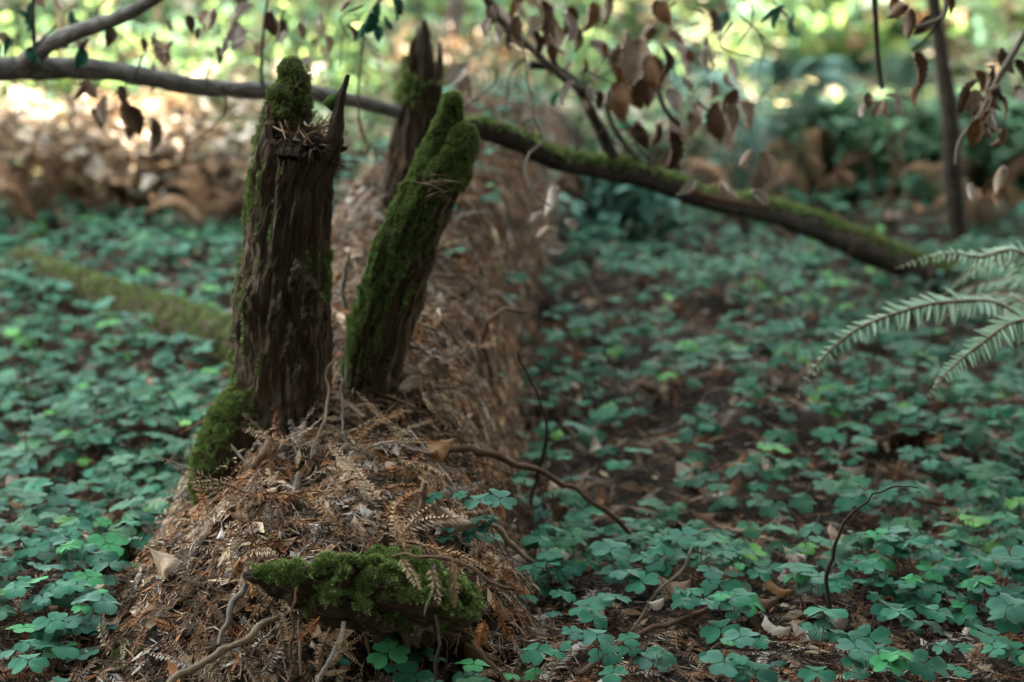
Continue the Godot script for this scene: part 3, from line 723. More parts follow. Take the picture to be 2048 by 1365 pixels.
	inst_vine("arched_stem", "dark arched bare stem with a pale tip standing in the sorrel", [[1680, 1365, 2.12, 6], [1655, 1260, 2.12, 5], [1652, 1160, 2.12, 4.5], [1668, 1095, 2.12, 4], [1700, 1032, 2.12, 3], [1745, 988, 2.12, 2.2], [1790, 973, 2.12, 1.6], [1838, 977, 2.12, 1]], M.twig_dark)
	inst_vine("forked_stem", "thin dark forked seedling stem growing behind the sorrel cluster", [[1062, 1010, 2.5, 3], [1075, 940, 2.5, 4], [1092, 885, 2.5, 4], [1090, 830, 2.5, 2], [1065, 770, 2.5, 2], [1035, 705, 2.5, 1.5]], M.twig_dark)
func kinked(path: Array) -> Array:
	var out := []
	for i in path.size() - 1:
		var a: Vector3 = path[i][0]; var b: Vector3 = path[i + 1][0]; var l := a.distance_to(b)
		out.append(path[i])
		for t in [0.35, 0.7]: out.append([a.lerp(b, t) + Vector3(rf(-1, 1), rf(-1, 1), rf(-1, 1)) * l * 0.06, lerpf(path[i][1], path[i + 1][1], t) * rf(0.85, 1.25)])
	out.append(path[-1])
	return out
func inst_vine(called: String, label: String, pts: Array, m: Material) -> void:
	var o := inst(called, tube(kinked(px_path(pts)), 8, 0.01, 0.3, 60.0), m); tag(o, label, "stem")

func bush(label: String, at: Vector3, r: Vector3, n: int, leaf: float, cols: Array, category := "shrub", group := "") -> void:
	var o := thing("shrub", label, category, group, at)
	for k in 7:
		var a := rf(0, TAU)
		inst("stem", tube([[Vector3(rf(-.1, .1), -0.1, rf(-.1, .1)), 0.014], [Vector3(cos(a) * r.x * 0.4, r.y * 0.8, sin(a) * r.z * 0.4), 0.009], [Vector3(cos(a) * r.x * 0.8, r.y * rf(1.2, 1.8), sin(a) * r.z * 0.8), 0.003]], 5, 0.15, 0.2, 9.0), M.twig_dark, o)
	leafy_crown(n, r, leaf, cols, "foliage", o, Vector3(0, r.y * 0.95, 0))
func bg_point(x: float, d: float) -> Vector3:
	var p := P(x, 400, d); p.y = ground_h(p.x, p.z); return p

func build_background() -> void:
	# mossy log lying in the sorrel
	var o := thing("fallen_log", "mossy fallen log lying among the sorrel, half hidden by the thick post", "log")
	var pts := []
	for q in [[40, 560, 44], [120, 580, 44], [220, 600, 46], [330, 625, 46], [430, 655, 46], [540, 690, 46]]:
		pts.append([P(q[0], q[1], lerpf(4.4, 3.45, (q[0] - 40.0) / 500.0)), S(q[2], 3.9)])
	for q in pts: q[0].y = ground_h(q[0].x, q[0].z) + q[1] * 0.75
	var lm := tube(pts, 28, 0.02, 0.25, 10.0, 7.0)
	inst("trunk", lm, M.wood, o)
	moss_on(lm, o, 26000, 0.008, func(p: Vector3, n: Vector3) -> float: return smoothstep(-0.1, 0.4, n.y + na.get_noise_3d(p.x * 8.0, p.y * 8.0, p.z * 8.0) * 0.9) * 0.3)
	# shrubs and brush, from the middle distance to the sunlit clearing
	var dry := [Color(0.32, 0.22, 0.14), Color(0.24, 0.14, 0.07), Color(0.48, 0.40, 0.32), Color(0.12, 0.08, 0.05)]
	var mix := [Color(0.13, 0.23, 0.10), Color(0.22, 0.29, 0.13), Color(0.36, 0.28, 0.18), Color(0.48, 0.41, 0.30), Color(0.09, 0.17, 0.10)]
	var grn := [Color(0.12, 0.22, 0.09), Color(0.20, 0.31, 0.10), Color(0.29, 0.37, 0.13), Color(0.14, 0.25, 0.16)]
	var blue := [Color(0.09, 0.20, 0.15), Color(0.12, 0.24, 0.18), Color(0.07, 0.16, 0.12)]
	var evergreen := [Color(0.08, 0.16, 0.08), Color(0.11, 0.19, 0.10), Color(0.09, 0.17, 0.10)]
	bush("low dry brown brush behind the mossy fallen log", bg_point(40, 5.5), Vector3(0.5, 0.19, 0.35), 800, 0.045, dry)
	bush("dry tan brush with pale leaves at the edge of the shade", bg_point(330, 6.0), Vector3(0.55, 0.22, 0.4), 900, 0.048, dry + [Color(0.5, 0.42, 0.34)])
	bush("low tangle of dry leaves and green shoots behind the thick post", bg_point(520, 6.4), Vector3(0.4, 0.24, 0.4), 600, 0.05, mix)
	bush("dense green shrub beside the slender sapling", bg_point(1730, 6.0), Vector3(0.33, 0.19, 0.4), 2600, 0.06, evergreen)
	bush("dark low shrub at the foot of the slender sapling", bg_point(1980, 6.3), Vector3(0.45, 0.2, 0.4), 2600, 0.06, evergreen)
	bush("blue green leafy seedling under the mossy branch", bg_point(1240, 5.0), Vector3(0.22, 0.14, 0.2), 70, 0.075, blue)
	bush("green shrub at the top of the dry bank", bg_point(120, 9.0), Vector3(1.0, 0.5, 0.6), 700, 0.08, mix)
	var tangle := [[-60, 6.6, 0.24, mix], [170, 7.2, 0.28, dry], [430, 5.6, 0.20, dry], [470, 7.6, 0.34, mix], [680, 5.9, 0.2, mix], [690, 8.2, 0.4, grn], [930, 8.0, 0.34, dry], [1090, 6.6, 0.2, mix], [1210, 8.6, 0.26, grn], [1330, 7.0, 0.16, mix], [2060, 7.0, 0.3, mix], [240, 8.8, 0.5, grn], [20, 8.6, 0.5, mix], [380, 7.0, 0.36, grn], [130, 6.9, 0.4, grn], [600, 7.4, 0.42, grn], [1000, 9.0, 0.4, grn]]
	var told := ["thin mixed brush past the low dry brown brush", "tangle of dry tan twigs and leaves under the grey branch", "low dry brown tangle beside the thick post", "mixed green and tan brush under the grey branch", "small leafy tangle between thick post and weathered post", "green brush behind the tip of the thick post", "dry brush behind the pale crumbling stump", "low mixed tangle beside the pale crumbling stump", "green brush behind the fork of the mossy branch", "low leafy tangle under the arch of the mossy branch", "mixed brush beyond the sword fern", "green brush at the back of the dry bank", "mixed tall brush at the back of the dry bank", "tall green shoots rising from the dry tan brush", "tall green shoots behind the fork of the grey branch", "tall green shoots behind the horn of the thick post", "green shoots behind the mossy branch where it leaves the post"]
	for n in tangle.size():
		var q: Array = tangle[n]
		var h: float = q[2]
		var o2 := thing("brush", told[n], "shrub", "", bg_point(q[0], q[1]))
		for m in 16:
			var a := rf(0, TAU); var w := rf(0.1, 0.5)
			inst("stem", tube([[Vector3(rf(-.2, .2), -0.05, rf(-.1, .1)), 0.006], [Vector3(cos(a) * w * 0.5, h * rf(0.8, 1.1), sin(a) * w * 0.4), 0.004], [Vector3(cos(a) * w, h * rf(1.2, 2.3), sin(a) * w * 0.8), 0.0015]], 4, 0.08, 0.3, 20.0), [M.twig_brown, M.twig_dark, M.twig_tan][m % 3], o2)
		leafy_crown(620, Vector3(0.55, h * 0.95, 0.4), 0.042, q[3], "foliage", o2, Vector3(0, h * 0.9, 0))
	var k := 0
	var words := ["pale sunlit shrub in the bright clearing", "yellow green sunlit shrub in the bright clearing", "tan and green sunlit brush in the bright clearing"]
	for q in [[-100, 11, 1.2, 0.5], [260, 12, 1.1, 0.45], [520, 11, 1.0, 0.4], [760, 13, 1.2, 0.45], [1010, 12, 0.9, 0.4], [1180, 10, 0.8, 0.28], [1480, 16, 1.6, 0.4], [1750, 11, 1.0, 0.45], [2000, 10, 1.0, 0.5], [2150, 12, 1.2, 0.6], [400, 17, 2.0, 0.7], [800, 19, 2.0, 0.6], [50, 16, 2.0, 0.8], [1150, 20, 1.8, 0.45], [1900, 17, 2.0, 0.7], [2300, 18, 2.2, 1.0], [1550, 24, 2.2, 0.5], [950, 26, 2.4, 0.8], [300, 25, 2.6, 1.0]]:
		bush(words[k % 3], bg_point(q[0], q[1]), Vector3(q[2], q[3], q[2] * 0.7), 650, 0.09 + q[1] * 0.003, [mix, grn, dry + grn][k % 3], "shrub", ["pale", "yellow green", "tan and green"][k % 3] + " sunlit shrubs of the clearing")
		k += 1
	# added unseen tree by the clearing; its overhanging crown is there to dapple the bank
	var et := thing("added_edge_tree", "added unseen leaning tree at the clearing's edge with limbs reaching over the bank", "tree", "", Vector3(4.4, 0, -7.6))
	inst("trunk", tube([[Vector3(0, -0.1, 0), 0.28], [Vector3(-0.3, 3, 0), 0.22], [Vector3(-1.2, 6.5, 0), 0.14], [Vector3(-2.4, 8.4, 0), 0.06]], 14, 0.3, 0.2, 3.0), M.dark_bark, et)
	leafy_crown(800, Vector3(3.0, 1.5, 3.0), 0.42, [Color(0.06, 0.12, 0.04), Color(0.08, 0.14, 0.05)], "crown", et, Vector3(-2.6, 8.2, 0.0))
	# crooked bare twigs standing in the middle distance
	for n in 70:
		var p := bg_point(rf(-40, 1900), rf(4.3, 7.5))
		p.y = surf(p.x, p.z) - 0.01
		var h := rf(0.18, 0.55); var a := rf(-0.6, 0.6)
		var path := [[p, 0.004], [p + Vector3(a * h * 0.3, h * 0.5, rf(-.06, .06)), 0.003], [p + Vector3(a * h, h, rf(-.1, .1)), 0.0012]]
		var bt := inst("bare_shoot", tube(kinked(path), 5, 0.03, 0.3, 30.0), [M.twig_brown, M.twig_dark, M.twig_tan][n % 3])
		tag(bt, ["brown", "dark", "tan"][n % 3] + " crooked bare shoot standing in the undergrowth behind the posts", "shoot", "bare shoots behind the posts")
	# low growth between them, pale tones painting in extra sunlight: nobody could count it
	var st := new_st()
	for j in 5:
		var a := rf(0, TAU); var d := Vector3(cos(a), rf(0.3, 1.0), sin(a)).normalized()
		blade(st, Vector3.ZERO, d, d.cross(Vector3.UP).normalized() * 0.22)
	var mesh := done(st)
	var xf := []; var cs := []
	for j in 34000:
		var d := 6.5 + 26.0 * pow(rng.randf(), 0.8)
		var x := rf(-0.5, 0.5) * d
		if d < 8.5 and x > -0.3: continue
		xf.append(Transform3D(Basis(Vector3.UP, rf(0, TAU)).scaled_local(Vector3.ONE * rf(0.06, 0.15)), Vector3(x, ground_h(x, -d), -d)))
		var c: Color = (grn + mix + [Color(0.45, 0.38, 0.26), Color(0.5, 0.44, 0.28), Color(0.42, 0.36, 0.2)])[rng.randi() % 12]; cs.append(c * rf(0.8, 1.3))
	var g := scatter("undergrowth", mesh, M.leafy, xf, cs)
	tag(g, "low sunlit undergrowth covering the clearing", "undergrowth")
	# thin trunk in the clearing
	var f := bg_point(915, 8.5)
	var t := inst("young_tree", tube([[P(870, 330, 8.5), 0.06], [P(885, 110, 8.5), 0.052], [P(915, -20, 8.5), 0.05], [P(1000, -900, 8.5), 0.03]], 10, 0.1, 0.15, 5.0), M.bark)
	tag(t, "thin pale tree trunk in the clearing behind the weathered post", "tree")

func make_frond(root: Node3D, pts: Array, wpx: float, pinna: Mesh, m: Material, n: int, twist: float) -> void:
	var path := []
	for q in px_path(pts): path.append([q[0] - root.position, q[1]])
	var s := smooth_path(path, 0.004)
	var fr := inst("frond", tube(path, 6, 0.02), M.twig_tan, root)
	for i in n:
		var t := 0.10 + 0.90 * float(i) / n
		var k := mini(int(t * (s.size() - 1)), s.size() - 2)
		var a: Vector3 = s[k][0]; var b: Vector3 = s[k + 1][0]
		var along := (b - a).normalized()
		var w := S(wpx, pts[0][2]) * pow(clampf((1.0 - t) * 2.2, 0.02, 1.0), 0.75) * smoothstep(0.0, 0.25, t + 0.12)
		var nrm := (Vector3.UP - along * along.y).normalized().rotated(along, twist)
		var side := along.cross(nrm)
		for e in [-1.0, 1.0]:
			var d: Vector3 = (side * e + along * rf(0.2, 0.55) + nrm * rf(-0.45, 0.15)).normalized()
			var up := (nrm - d * nrm.dot(d)).normalized()
			var bas := Basis(d * w * rf(0.78, 1.15), up * w, d.cross(up) * w * 0.95)
			var o := inst("leaflet", pinna, m, fr)
			o.transform = Transform3D(bas, a)
func build_ferns() -> void:
	var pinna := frond_pinna()
	var root := thing("sword_fern", "pale green sword fern with drooping fronds leaning over the sorrel", "fern", "", G(2120, 880))
	make_frond(root, [[2150, 760, 2.75, 5], [2020, 620, 2.7, 4], [1900, 605, 2.65, 4], [1790, 628, 2.62, 3], [1700, 668, 2.6, 3], [1630, 735, 2.58, 2], [1582, 815, 2.57, 1]], 46, pinna, M.fern, 46, -0.55)
	make_frond(root, [[2160, 740, 2.8, 5], [2110, 600, 2.8, 4], [2040, 505, 2.8, 4], [1960, 515, 2.8, 3], [1890, 508, 2.8, 2], [1790, 538, 2.8, 1]], 42, pinna, M.fern, 44, -0.55)
	make_frond(root, [[2150, 800, 2.65, 5], [2090, 660, 2.62, 4], [2030, 645, 2.6, 4], [1960, 690, 2.58, 3], [1900, 740, 2.56, 2], [1848, 805, 2.55, 1]], 46, pinna, M.fern, 44, -0.55)
	make_frond(root, [[2160, 760, 2.85, 5], [2080, 560, 2.9, 4], [1990, 520, 2.95, 3], [1920, 560, 3.0, 2], [1870, 610, 3.05, 1]], 42, pinna, M.fern, 34, -0.55)
	make_frond(root, [[2150, 780, 2.8, 5], [2060, 620, 2.9, 4], [1980, 590, 3.0, 3], [1910, 620, 3.05, 2], [1860, 660, 3.1, 1]], 46, pinna, M.fern, 34, -0.2)
	make_frond(root, [[2150, 740, 2.9, 5], [2090, 560, 3.0, 4], [2000, 560, 3.1, 3], [1900, 590, 3.15, 1]], 64, pinna, M.fern, 34, -0.2)
	# ferns behind: one frond mesh, copied
	var st := SurfaceTool.new()
	for i in 26:
		var t := (i + 1) / 27.0
		var p := Vector3(t * 0.8, 0.62 * sin(t * 2.3), 0)
		var w := 0.19 * pow(sin(PI * (0.12 + 0.85 * t)), 0.8)
		for e in [-1.0, 1.0]:
			st.append_from(pinna, 0, Transform3D(Basis(Vector3(0.35 * w, -0.15 * w, e * w), Vector3.UP * w, Vector3(w * 1.2, 0, -e * 0.3 * w)), p))
	var fmesh := st.commit()
	var fm := [mat(Color(0.13, 0.26, 0.17), 0.5, true), mat(Color(0.20, 0.30, 0.11), 0.5, true), mat(Color(0.15, 0.29, 0.22), 0.5, true)]
	fm.append(mat(Color(0.24, 0.13, 0.065), 0.8, true))
	for m in fm: m.backlight_enabled = true; m.backlight = Color(0.5, 0.5, 0.5)
	var rows := [[1540, 6.2, 0.55, 2, "blue green fern arching over the dark hollow"], [1430, 7.6, 0.6, 0, "broad green fern at the shade's edge behind the mossy branch"], [1760, 7.4, 0.6, 2, "soft blue green fern behind the dark hollow"], [1250, 9.5, 0.6, 1, "yellow green fern in the sun past the brown leaves"], [60, 7.6, 0.55, 0, "pale fern above the low dry brown brush"], [2080, 8.0, 0.7, 1, "bright fern in the sun beyond the slender sapling"], [700, 5.3, 0.30, 0, "small green fern growing between the posts"], [620, 9.6, 0.7, 0, "sunlit fern behind the thick post"], [950, 10.5, 0.8, 0, "sunlit fern behind the weathered post"], [160, 10.0, 0.8, 1, "yellow sunlit fern beyond the grey branch"]]
	rows += [[430, 4.9, 0.26, 3, "withered brown fern beside the thick post"], [70, 5.0, 0.3, 3, "withered brown fern behind the mossy fallen log"], [1480, 5.3, 0.3, 3, "withered brown fern under the arch of the mossy branch"], [1130, 5.4, 0.26, 3, "withered brown fern by the pale crumbling stump"], [1640, 5.6, 0.3, 3, "withered brown fern before the dense green shrub"], [260, 5.6, 0.34, 3, "withered brown fern under the grey branch"], [1960, 5.2, 0.3, 3, "withered brown fern at the foot of the slender sapling"], [640, 5.6, 0.3, 3, "withered brown fern between thick post and leaning post"]]
	for q in rows:
		var o := thing("fern", q[4], "fern", "", bg_point(q[0], q[1]))
		for k in 9:
			var f := inst("frond", fmesh, fm[q[3]], o)
			f.transform = Transform3D((Basis(Vector3.UP, TAU * k / 9.0 + rf(-0.3, 0.3)) * Basis(Vector3(0, 0, 1), rf(-0.2, 0.35))).scaled_local(Vector3.ONE * q[2] * rf(0.8, 1.2)), Vector3.ZERO)

func build_sorrel() -> void:
	var kinds := []; var whole := []
	for k in 4:
		var d := sorrel_parts(k); kinds.append(d)
		whole.append(joined(d.leaf))
	var cand := []
	for band in [[1.8, 3.4, 1700.0, 1450.0], [3.4, 6.5, 1200.0, 1050.0], [6.5, 10.0, 200.0, 150.0]]:
		var n := int(0.36 * (band[1] * band[1] - band[0] * band[0]) * band[2])
		for k in n:
			var d := sqrt(lerpf(band[0] * band[0], band[1] * band[1], rng.randf()))
			var x := rf(-0.36, 0.36) * d
			var z := -d
			var rh := ridge_h(x, z); var gh := ground_h(x, z)
			var dens := 0.5 + na.get_noise_2d(x * 2.2, z * 2.2) * 0.9 + nb.get_noise_2d(x * 7.0, z * 7.0) * 0.75
			var u := (x - ridge_cx(z)) / ridge_w(z)
			if rh > gh + 0.03: dens = (0.02 + 0.14 * smoothstep(2.7, 3.8, d)) if (x > ridge_cx(z) and d > 2.35) or d > 3.6 else 0.0
			elif rh > gh - 0.03: dens *= 0.4
			if u < -1.0: dens += 0.22
			if x > 0.45 and d < 2.6: dens += 0.3
			if x > 0.05 and x < 0.75 and d > 2.45 and d < 3.3: dens -= 0.24
			if x > 0.02 and x < 0.4 and d < 2.2: dens -= 0.2
			if x < -0.2 and d > 5.2: dens *= 0.35
			if rng.randf() > clampf(dens, 0.0, 1.0) * band[3] / band[2]: continue
			cand.append([Vector3(x, maxf(rh, gh) + rf(0.03, 0.085), z), 1.0])
	# sprigs that can be told apart in the photograph, on the log's flank and before the hollow
	var own := [[865, 992], [920, 990], [960, 1000], [1000, 998], [905, 1045], [955, 1038], [985, 1035], [885, 1068], [925, 1080], [975, 1072], [950, 1058], [685, 1320], [935, 1358], [1020, 1350], [1065, 1345], [1075, 1300], [1110, 1305], [1145, 1265], [1195, 1270], [620, 1358], [350, 930], [90, 1255], [30, 1300]]
	for q in own:
		var dd := 2.15 if q[1] < 1150 else 1.93
		if q[0] < 400: dd = -G(q[0], q[1]).z - 0.1
		cand.append([P(q[0], q[1], dd), 3.0])
	var scored := []
	for c in cand:
		var s := to_px(c[0])
		var seen: bool = s.x > 10 and s.x < 2040 and s.y > 300 and s.y < 1360
		if seen:
			for t in range(1, 26):
				var q: Vector3 = EYE.lerp(c[0], 0.7 + 0.29 * t / 26.0)
				if q.y < surf(q.x, q.z): seen = false; break
		if seen and s.y < 1110 and s.x > 470 and s.x < 660 and s.z > 2.6: seen = false
		scored.append([(10.0 if c[1] > 2.0 else (1.0 / s.z if seen else 0.0)), c[0], s])
	scored.sort_custom(func(a, b): return a[0] > b[0])
	var xf := [[], [], [], []]; var cs := [[], [], [], []]; var stems := []; var stem_c := []
	for i in scored.size():
		var p: Vector3 = scored[i][1]; var k := rng.randi() % 4
		var sc := rf(0.38, 0.78) if rng.randf() < 0.7 else rf(0.7, 1.0)
		var bas := facing(Vector3(rf(-.34, .34), 1, rf(-.2, .34)).normalized(), rf(0, TAU), sc)
		if i < 300:
			var s: Vector3 = scored[i][2]
			var mi := rng.randi() % 5 if rng.randf() < 0.93 else 3
			if mi == 3 and rng.randf() < 0.6: mi = 0
			var m: Material = M.green[mi]
			var tone: String = ["deep green", "light green", "dark teal", "bright green", "pale bluish"][mi]
			var label := tone + " three-lobed sorrel sprig in the carpet around the arched bare stem"; var grp := "sorrel around the arched stem"
			if scored[i][0] > 5.0 and s.y < 1150 and s.x > 800: label = tone + " sorrel sprig in the cluster on the flank of the needle mound"; grp = "sorrel cluster on the mound flank"
			elif s.x < 480: label = tone + " three-lobed sorrel sprig in the carpet before the mossy fallen log"; grp = "sorrel before the mossy fallen log"
			elif s.x < 1150: label = tone + " sorrel sprig growing in front of the dark hollow or the broken log end"; grp = "sorrel by the broken log end"
			elif s.x < 1560: label = tone + " three-lobed sorrel sprig among the sticks beyond the dark hollow"; grp = "sorrel among the sticks"
			var o := thing("sorrel_sprig", label, "plant", grp, p)
			o.basis = bas
			
			for l in kinds[k].leaf: inst("leaflet", l, m, o)
			inst("stem", kinds[k].stem, M.stem, o)
		else:
			xf[k].append(Transform3D(bas, p)); cs[k].append(stuff_color("sorrel"))
			if scored[i][2].z < 4.5: stems.append(Transform3D(bas, p)); stem_c.append(Color(1, 1, 1))
	for k in 4:
		tag(scatter("sorrel_carpet", whole[k], M.leafy, xf[k], cs[k]), "dense teal green sorrel carpet covering the forest floor", "ground cover", "sorrel carpet")
	tag(scatter("sorrel_stems", kinds[0].stem, M.stem, stems, stem_c), "thin reddish stems under the sorrel carpet", "ground cover")

func build_litter() -> void:
	var sprays := [spray_mesh(0.085, 22, 0.3, 0.0125, 0.2), spray_mesh(0.11, 26, -0.25, 0.0115, 0.15), spray_mesh(0.06, 16, 0.5, 0.011, 0.25), spray_mesh(0.13, 30, 0.15, 0.009, 0.2)]
	var bit := new_st(); stick(bit, Vector3(-0.5, 0, 0), Vector3(0.1, 0.03, 0.05), 0.022); stick(bit, Vector3(0.1, 0.03, 0.05), Vector3(0.5, 0, 0), 0.018)
	var needle := new_st(); blade(needle, Vector3(-0.5, 0, 0), Vector3(0.5, 0.06, 0.05), Vector3(0, 0.0, 0.06))
	var chip := new_st()
	blade(chip, Vector3(-0.5, 0, 0), Vector3(0.5, 0.1, 0.05), Vector3(0, 0.06, 0.24), Color.WHITE, 0.5)
	var bitm := done(bit); var needlem := done(needle); var chipm := done(chip)
	var put := func(p: Vector3, lift: float, tilt: float, sc: Vector3) -> Transform3D:
		var n := surf_n(p.x, p.z)
		var b := facing((n + Vector3(rf(-tilt, tilt), 0, rf(-tilt, tilt))).normalized(), rf(0, TAU))
		return Transform3D(b.scaled_local(sc), p + n * lift)
	var on_log := func() -> Vector3:
		while true:
			var z := -rf(1.86, 3.4) if rng.randf() < 0.72 else -rf(3.4, 6.0)
			var x := ridge_cx(z) + rf(-1.15, 1.15) * ridge_w(z)
			var q := Vector3(x, surf(x, z), z)
			if q.x < -0.5 and rng.randf() < 0.4: continue
			if q.z > -2.03 and rng.randf() < (0.9 if q.x > -0.2 else 0.62): continue
			if q.y < ground_h(q.x, q.z) + 0.07 and rng.randf() < 0.5: continue
			return q
		return Vector3.ZERO
	# named sprays on the mound and the rest of the mat
	var mats := []
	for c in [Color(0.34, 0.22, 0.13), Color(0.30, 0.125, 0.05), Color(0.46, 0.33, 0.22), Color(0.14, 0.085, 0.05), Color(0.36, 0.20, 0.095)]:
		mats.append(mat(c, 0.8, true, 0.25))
	var shade := ["tan", "rust red", "pale straw coloured", "dark brown", "orange brown"]
	for k in 270:
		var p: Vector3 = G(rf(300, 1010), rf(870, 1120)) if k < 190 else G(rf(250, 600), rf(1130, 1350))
		var mi: int = rng.randi() % 5 if k < 190 else [3, 3, 1, 0, 3][rng.randi() % 5]  # sprays on the front keep to darker colours, painting in its shade
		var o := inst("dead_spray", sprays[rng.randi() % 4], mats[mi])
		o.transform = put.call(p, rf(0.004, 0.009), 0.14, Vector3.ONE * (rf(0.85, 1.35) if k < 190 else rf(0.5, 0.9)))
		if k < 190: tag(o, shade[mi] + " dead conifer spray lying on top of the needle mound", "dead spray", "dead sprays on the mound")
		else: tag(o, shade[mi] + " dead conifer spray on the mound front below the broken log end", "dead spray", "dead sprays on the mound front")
	var sets := [[], [], [], []]; var cols := [[], [], [], []]
	for k in 1500:
		var p: Vector3 = on_log.call()
		var j := rng.randi() % 4
		sets[j].append(put.call(p, rf(-0.002, 0.006), 0.18, Vector3.ONE * rf(0.5, 1.1))); cols[j].append(stuff_color("litter"))
	for k in 7500:
		var d := 1.8 + 6.0 * pow(rng.randf(), 1.3); var x := rf(-0.36, 0.36) * d
		var j := rng.randi() % 4
		sets[j].append(put.call(Vector3(x, surf(x, -d), -d), rf(0.0, 0.01), 0.3, Vector3.ONE * rf(0.6, 1.2))); cols[j].append(stuff_color("litter"))
	for j in 4: tag(scatter("spray_litter", sprays[j], M.litter, sets[j], cols[j]), "mat of shed brown conifer sprays over mound and forest floor", "litter", "shed conifer sprays")
	var xa := []; var ca := []; var xb := []; var cb := []; var xc := []; var cc := []
	for k in 32000:
		var p: Vector3
		if k % 5 < 3: p = on_log.call()
		else:
			var d := 1.8 + 7.0 * pow(rng.randf(), 1.3); var x := rf(-0.36, 0.36) * d
			p = Vector3(x, surf(x, -d), -d)
		var l := rf(0.015, 0.05)
		xa.append(put.call(p, rf(0.0, 0.008), 0.4, Vector3(l, 0.03, rf(0.03, 0.06)))); ca.append(stuff_color("litter"))
		xb.append(put.call(p + Vector3(rf(-.04, .04), 0.003, rf(-.04, .04)), rf(0.0, 0.008), 0.4, Vector3.ONE * rf(0.01, 0.022))); cb.append(stuff_color("litter"))
		if k % 3 == 0:
			xc.append(put.call(p, rf(0.001, 0.008), 0.4, Vector3(rf(0.012, 0.06), 0.02, rf(0.012, 0.04)))); cc.append(stuff_color("litter"))
	for k in 1500:                                     # long strands that slid down the flank of the log
		var z := -rf(2.3, 4.6); var x := ridge_cx(z) + rf(0.25, 1.1) * ridge_w(z)
		var b := facing((surf_n(x, z) + Vector3(rf(-.2, .2), 0, rf(-.2, .2))).normalized(), rf(-0.7, 0.5))
		xa.append(Transform3D(b.scaled_local(Vector3(rf(0.05, 0.14), 0.05, rf(0.04, 0.09))), Vector3(x, surf(x, z) + rf(0.004, 0.02), z))); ca.append(stuff_color("litter"))
	tag(scatter("twig_litter", bitm, M.litter, xa, ca), "fine broken twigs strewn over mound and forest floor", "litter")
	tag(scatter("needle_litter", needlem, M.litter, xb, cb), "loose brown needles strewn over mound and forest floor", "litter")
	tag(scatter("bark_litter", chipm, M.litter, xc, cc), "small flakes of bark and leaf strewn over the ground", "litter")
	# dry leaves that stand out
	for q in [[30, 722, 50, 1], [80, 720, 40, 1], [430, 850, 34, 3], [1310, 920, 60, 1], [1280, 1020, 60, 1], [1310, 1030, 40, 3], [1300, 640, 45, 3], [1330, 640, 40, 1], [1350, 955, 60, 1], [1540, 950, 55, 1], [1600, 845, 40, 3], [1750, 790, 55, 1], [1400, 985, 50, 4], [1660, 830, 40, 3], [1330, 500, 40, 3], [1640, 590, 40, 1], [1210, 640, 36, 4], [420, 1075, 60, 4], [470, 1060, 60, 4], [360, 1110, 70, 4], [640, 1095, 40, 3], [660, 1000, 30, 1], [720, 1040, 46, 3], [800, 960, 30, 1], [1090, 1010, 40, 4], [150, 660, 30, 1], [290, 800, 30, 0], [1480, 1070, 36, 4], [1130, 1110, 40, 4], [1900, 1010, 40, 1], [1820, 690, 40, 3], [1450, 730, 45, 1], [1500, 660, 40, 4], [440, 1120, 36, 3], [630, 1330, 20, 1], [1810, 1190, 18, 3]]:
		var p := G(q[0], q[1])
		var o := inst("dry_leaf", leaves[rng.randi() % leaves.size()], M.dead[q[3]])
		o.transform = Transform3D(facing((surf_n(p.x, p.z) + Vector3(rf(-.3, .3), 0, rf(-.1, .5))).normalized(), rf(0, TAU), S(q[2], -p.z)) * Basis(Vector3.RIGHT, PI / 2), p + Vector3(0, 0.02 + S(q[2], -p.z) * 0.1, 0))
		if p.x < 0.05 and p.y > ground_h(p.x, p.z) + 0.02: tag(o, "curled dry leaf lying among the needles on the mound", "leaf", "dry leaves on the mound")
		else: tag(o, "curled dry tan leaf lying among the sorrel", "leaf", "dry leaves among the sorrel")
	var ld := []; var lc := []
	for k in 520:
		var d := 2.0 + 5.0 * rng.randf(); var x := rf(-0.36, 0.36) * d
		var n := surf_n(x, -d)
		ld.append(Transform3D(facing((n + Vector3(rf(-.4, .4), 0, rf(-.2, .6))).normalized(), rf(0, TAU), rf(0.025, 0.06)) * Basis(Vector3.RIGHT, PI / 2), Vector3(x, surf(x, -d) + rf(0.015, 0.055), -d)))
		lc.append([Color(0.36, 0.25, 0.17), Color(0.25, 0.13, 0.06), Color(0.44, 0.35, 0.27), Color(0.15, 0.085, 0.05)][k % 4])
	tag(scatter("leaf_litter", leaves[1], M.litter, ld, lc), "small curled dry leaves strewn through the sorrel carpet", "litter")
	# dead stems that stand in the carpet
	for k in 34:
		var p := G(rf(1050, 1950), rf(520, 900)) if k < 24 else G(rf(20, 440), rf(600, 1000))
		var h := rf(0.1, 0.34); var a := rf(-0.5, 0.5)
		var o := inst("dead_stalk", tube([[p, 0.0022], [p + Vector3(a * h * 0.4, h * 0.55, rf(-.03, .03)), 0.0017], [p + Vector3(a * h, h, rf(-.05, .05)), 0.0008]], 5, 0.03, 0.3, 40.0), [M.twig_brown, M.twig_dark, M.twig_tan][k % 3])
		tag(o, ["brown", "dark", "tan"][k % 3] + " thin dead stalk standing in the sorrel " + ("past the rotting log" if k < 24 else "before the mossy fallen log"), "stalk", "dead stalks in the sorrel")
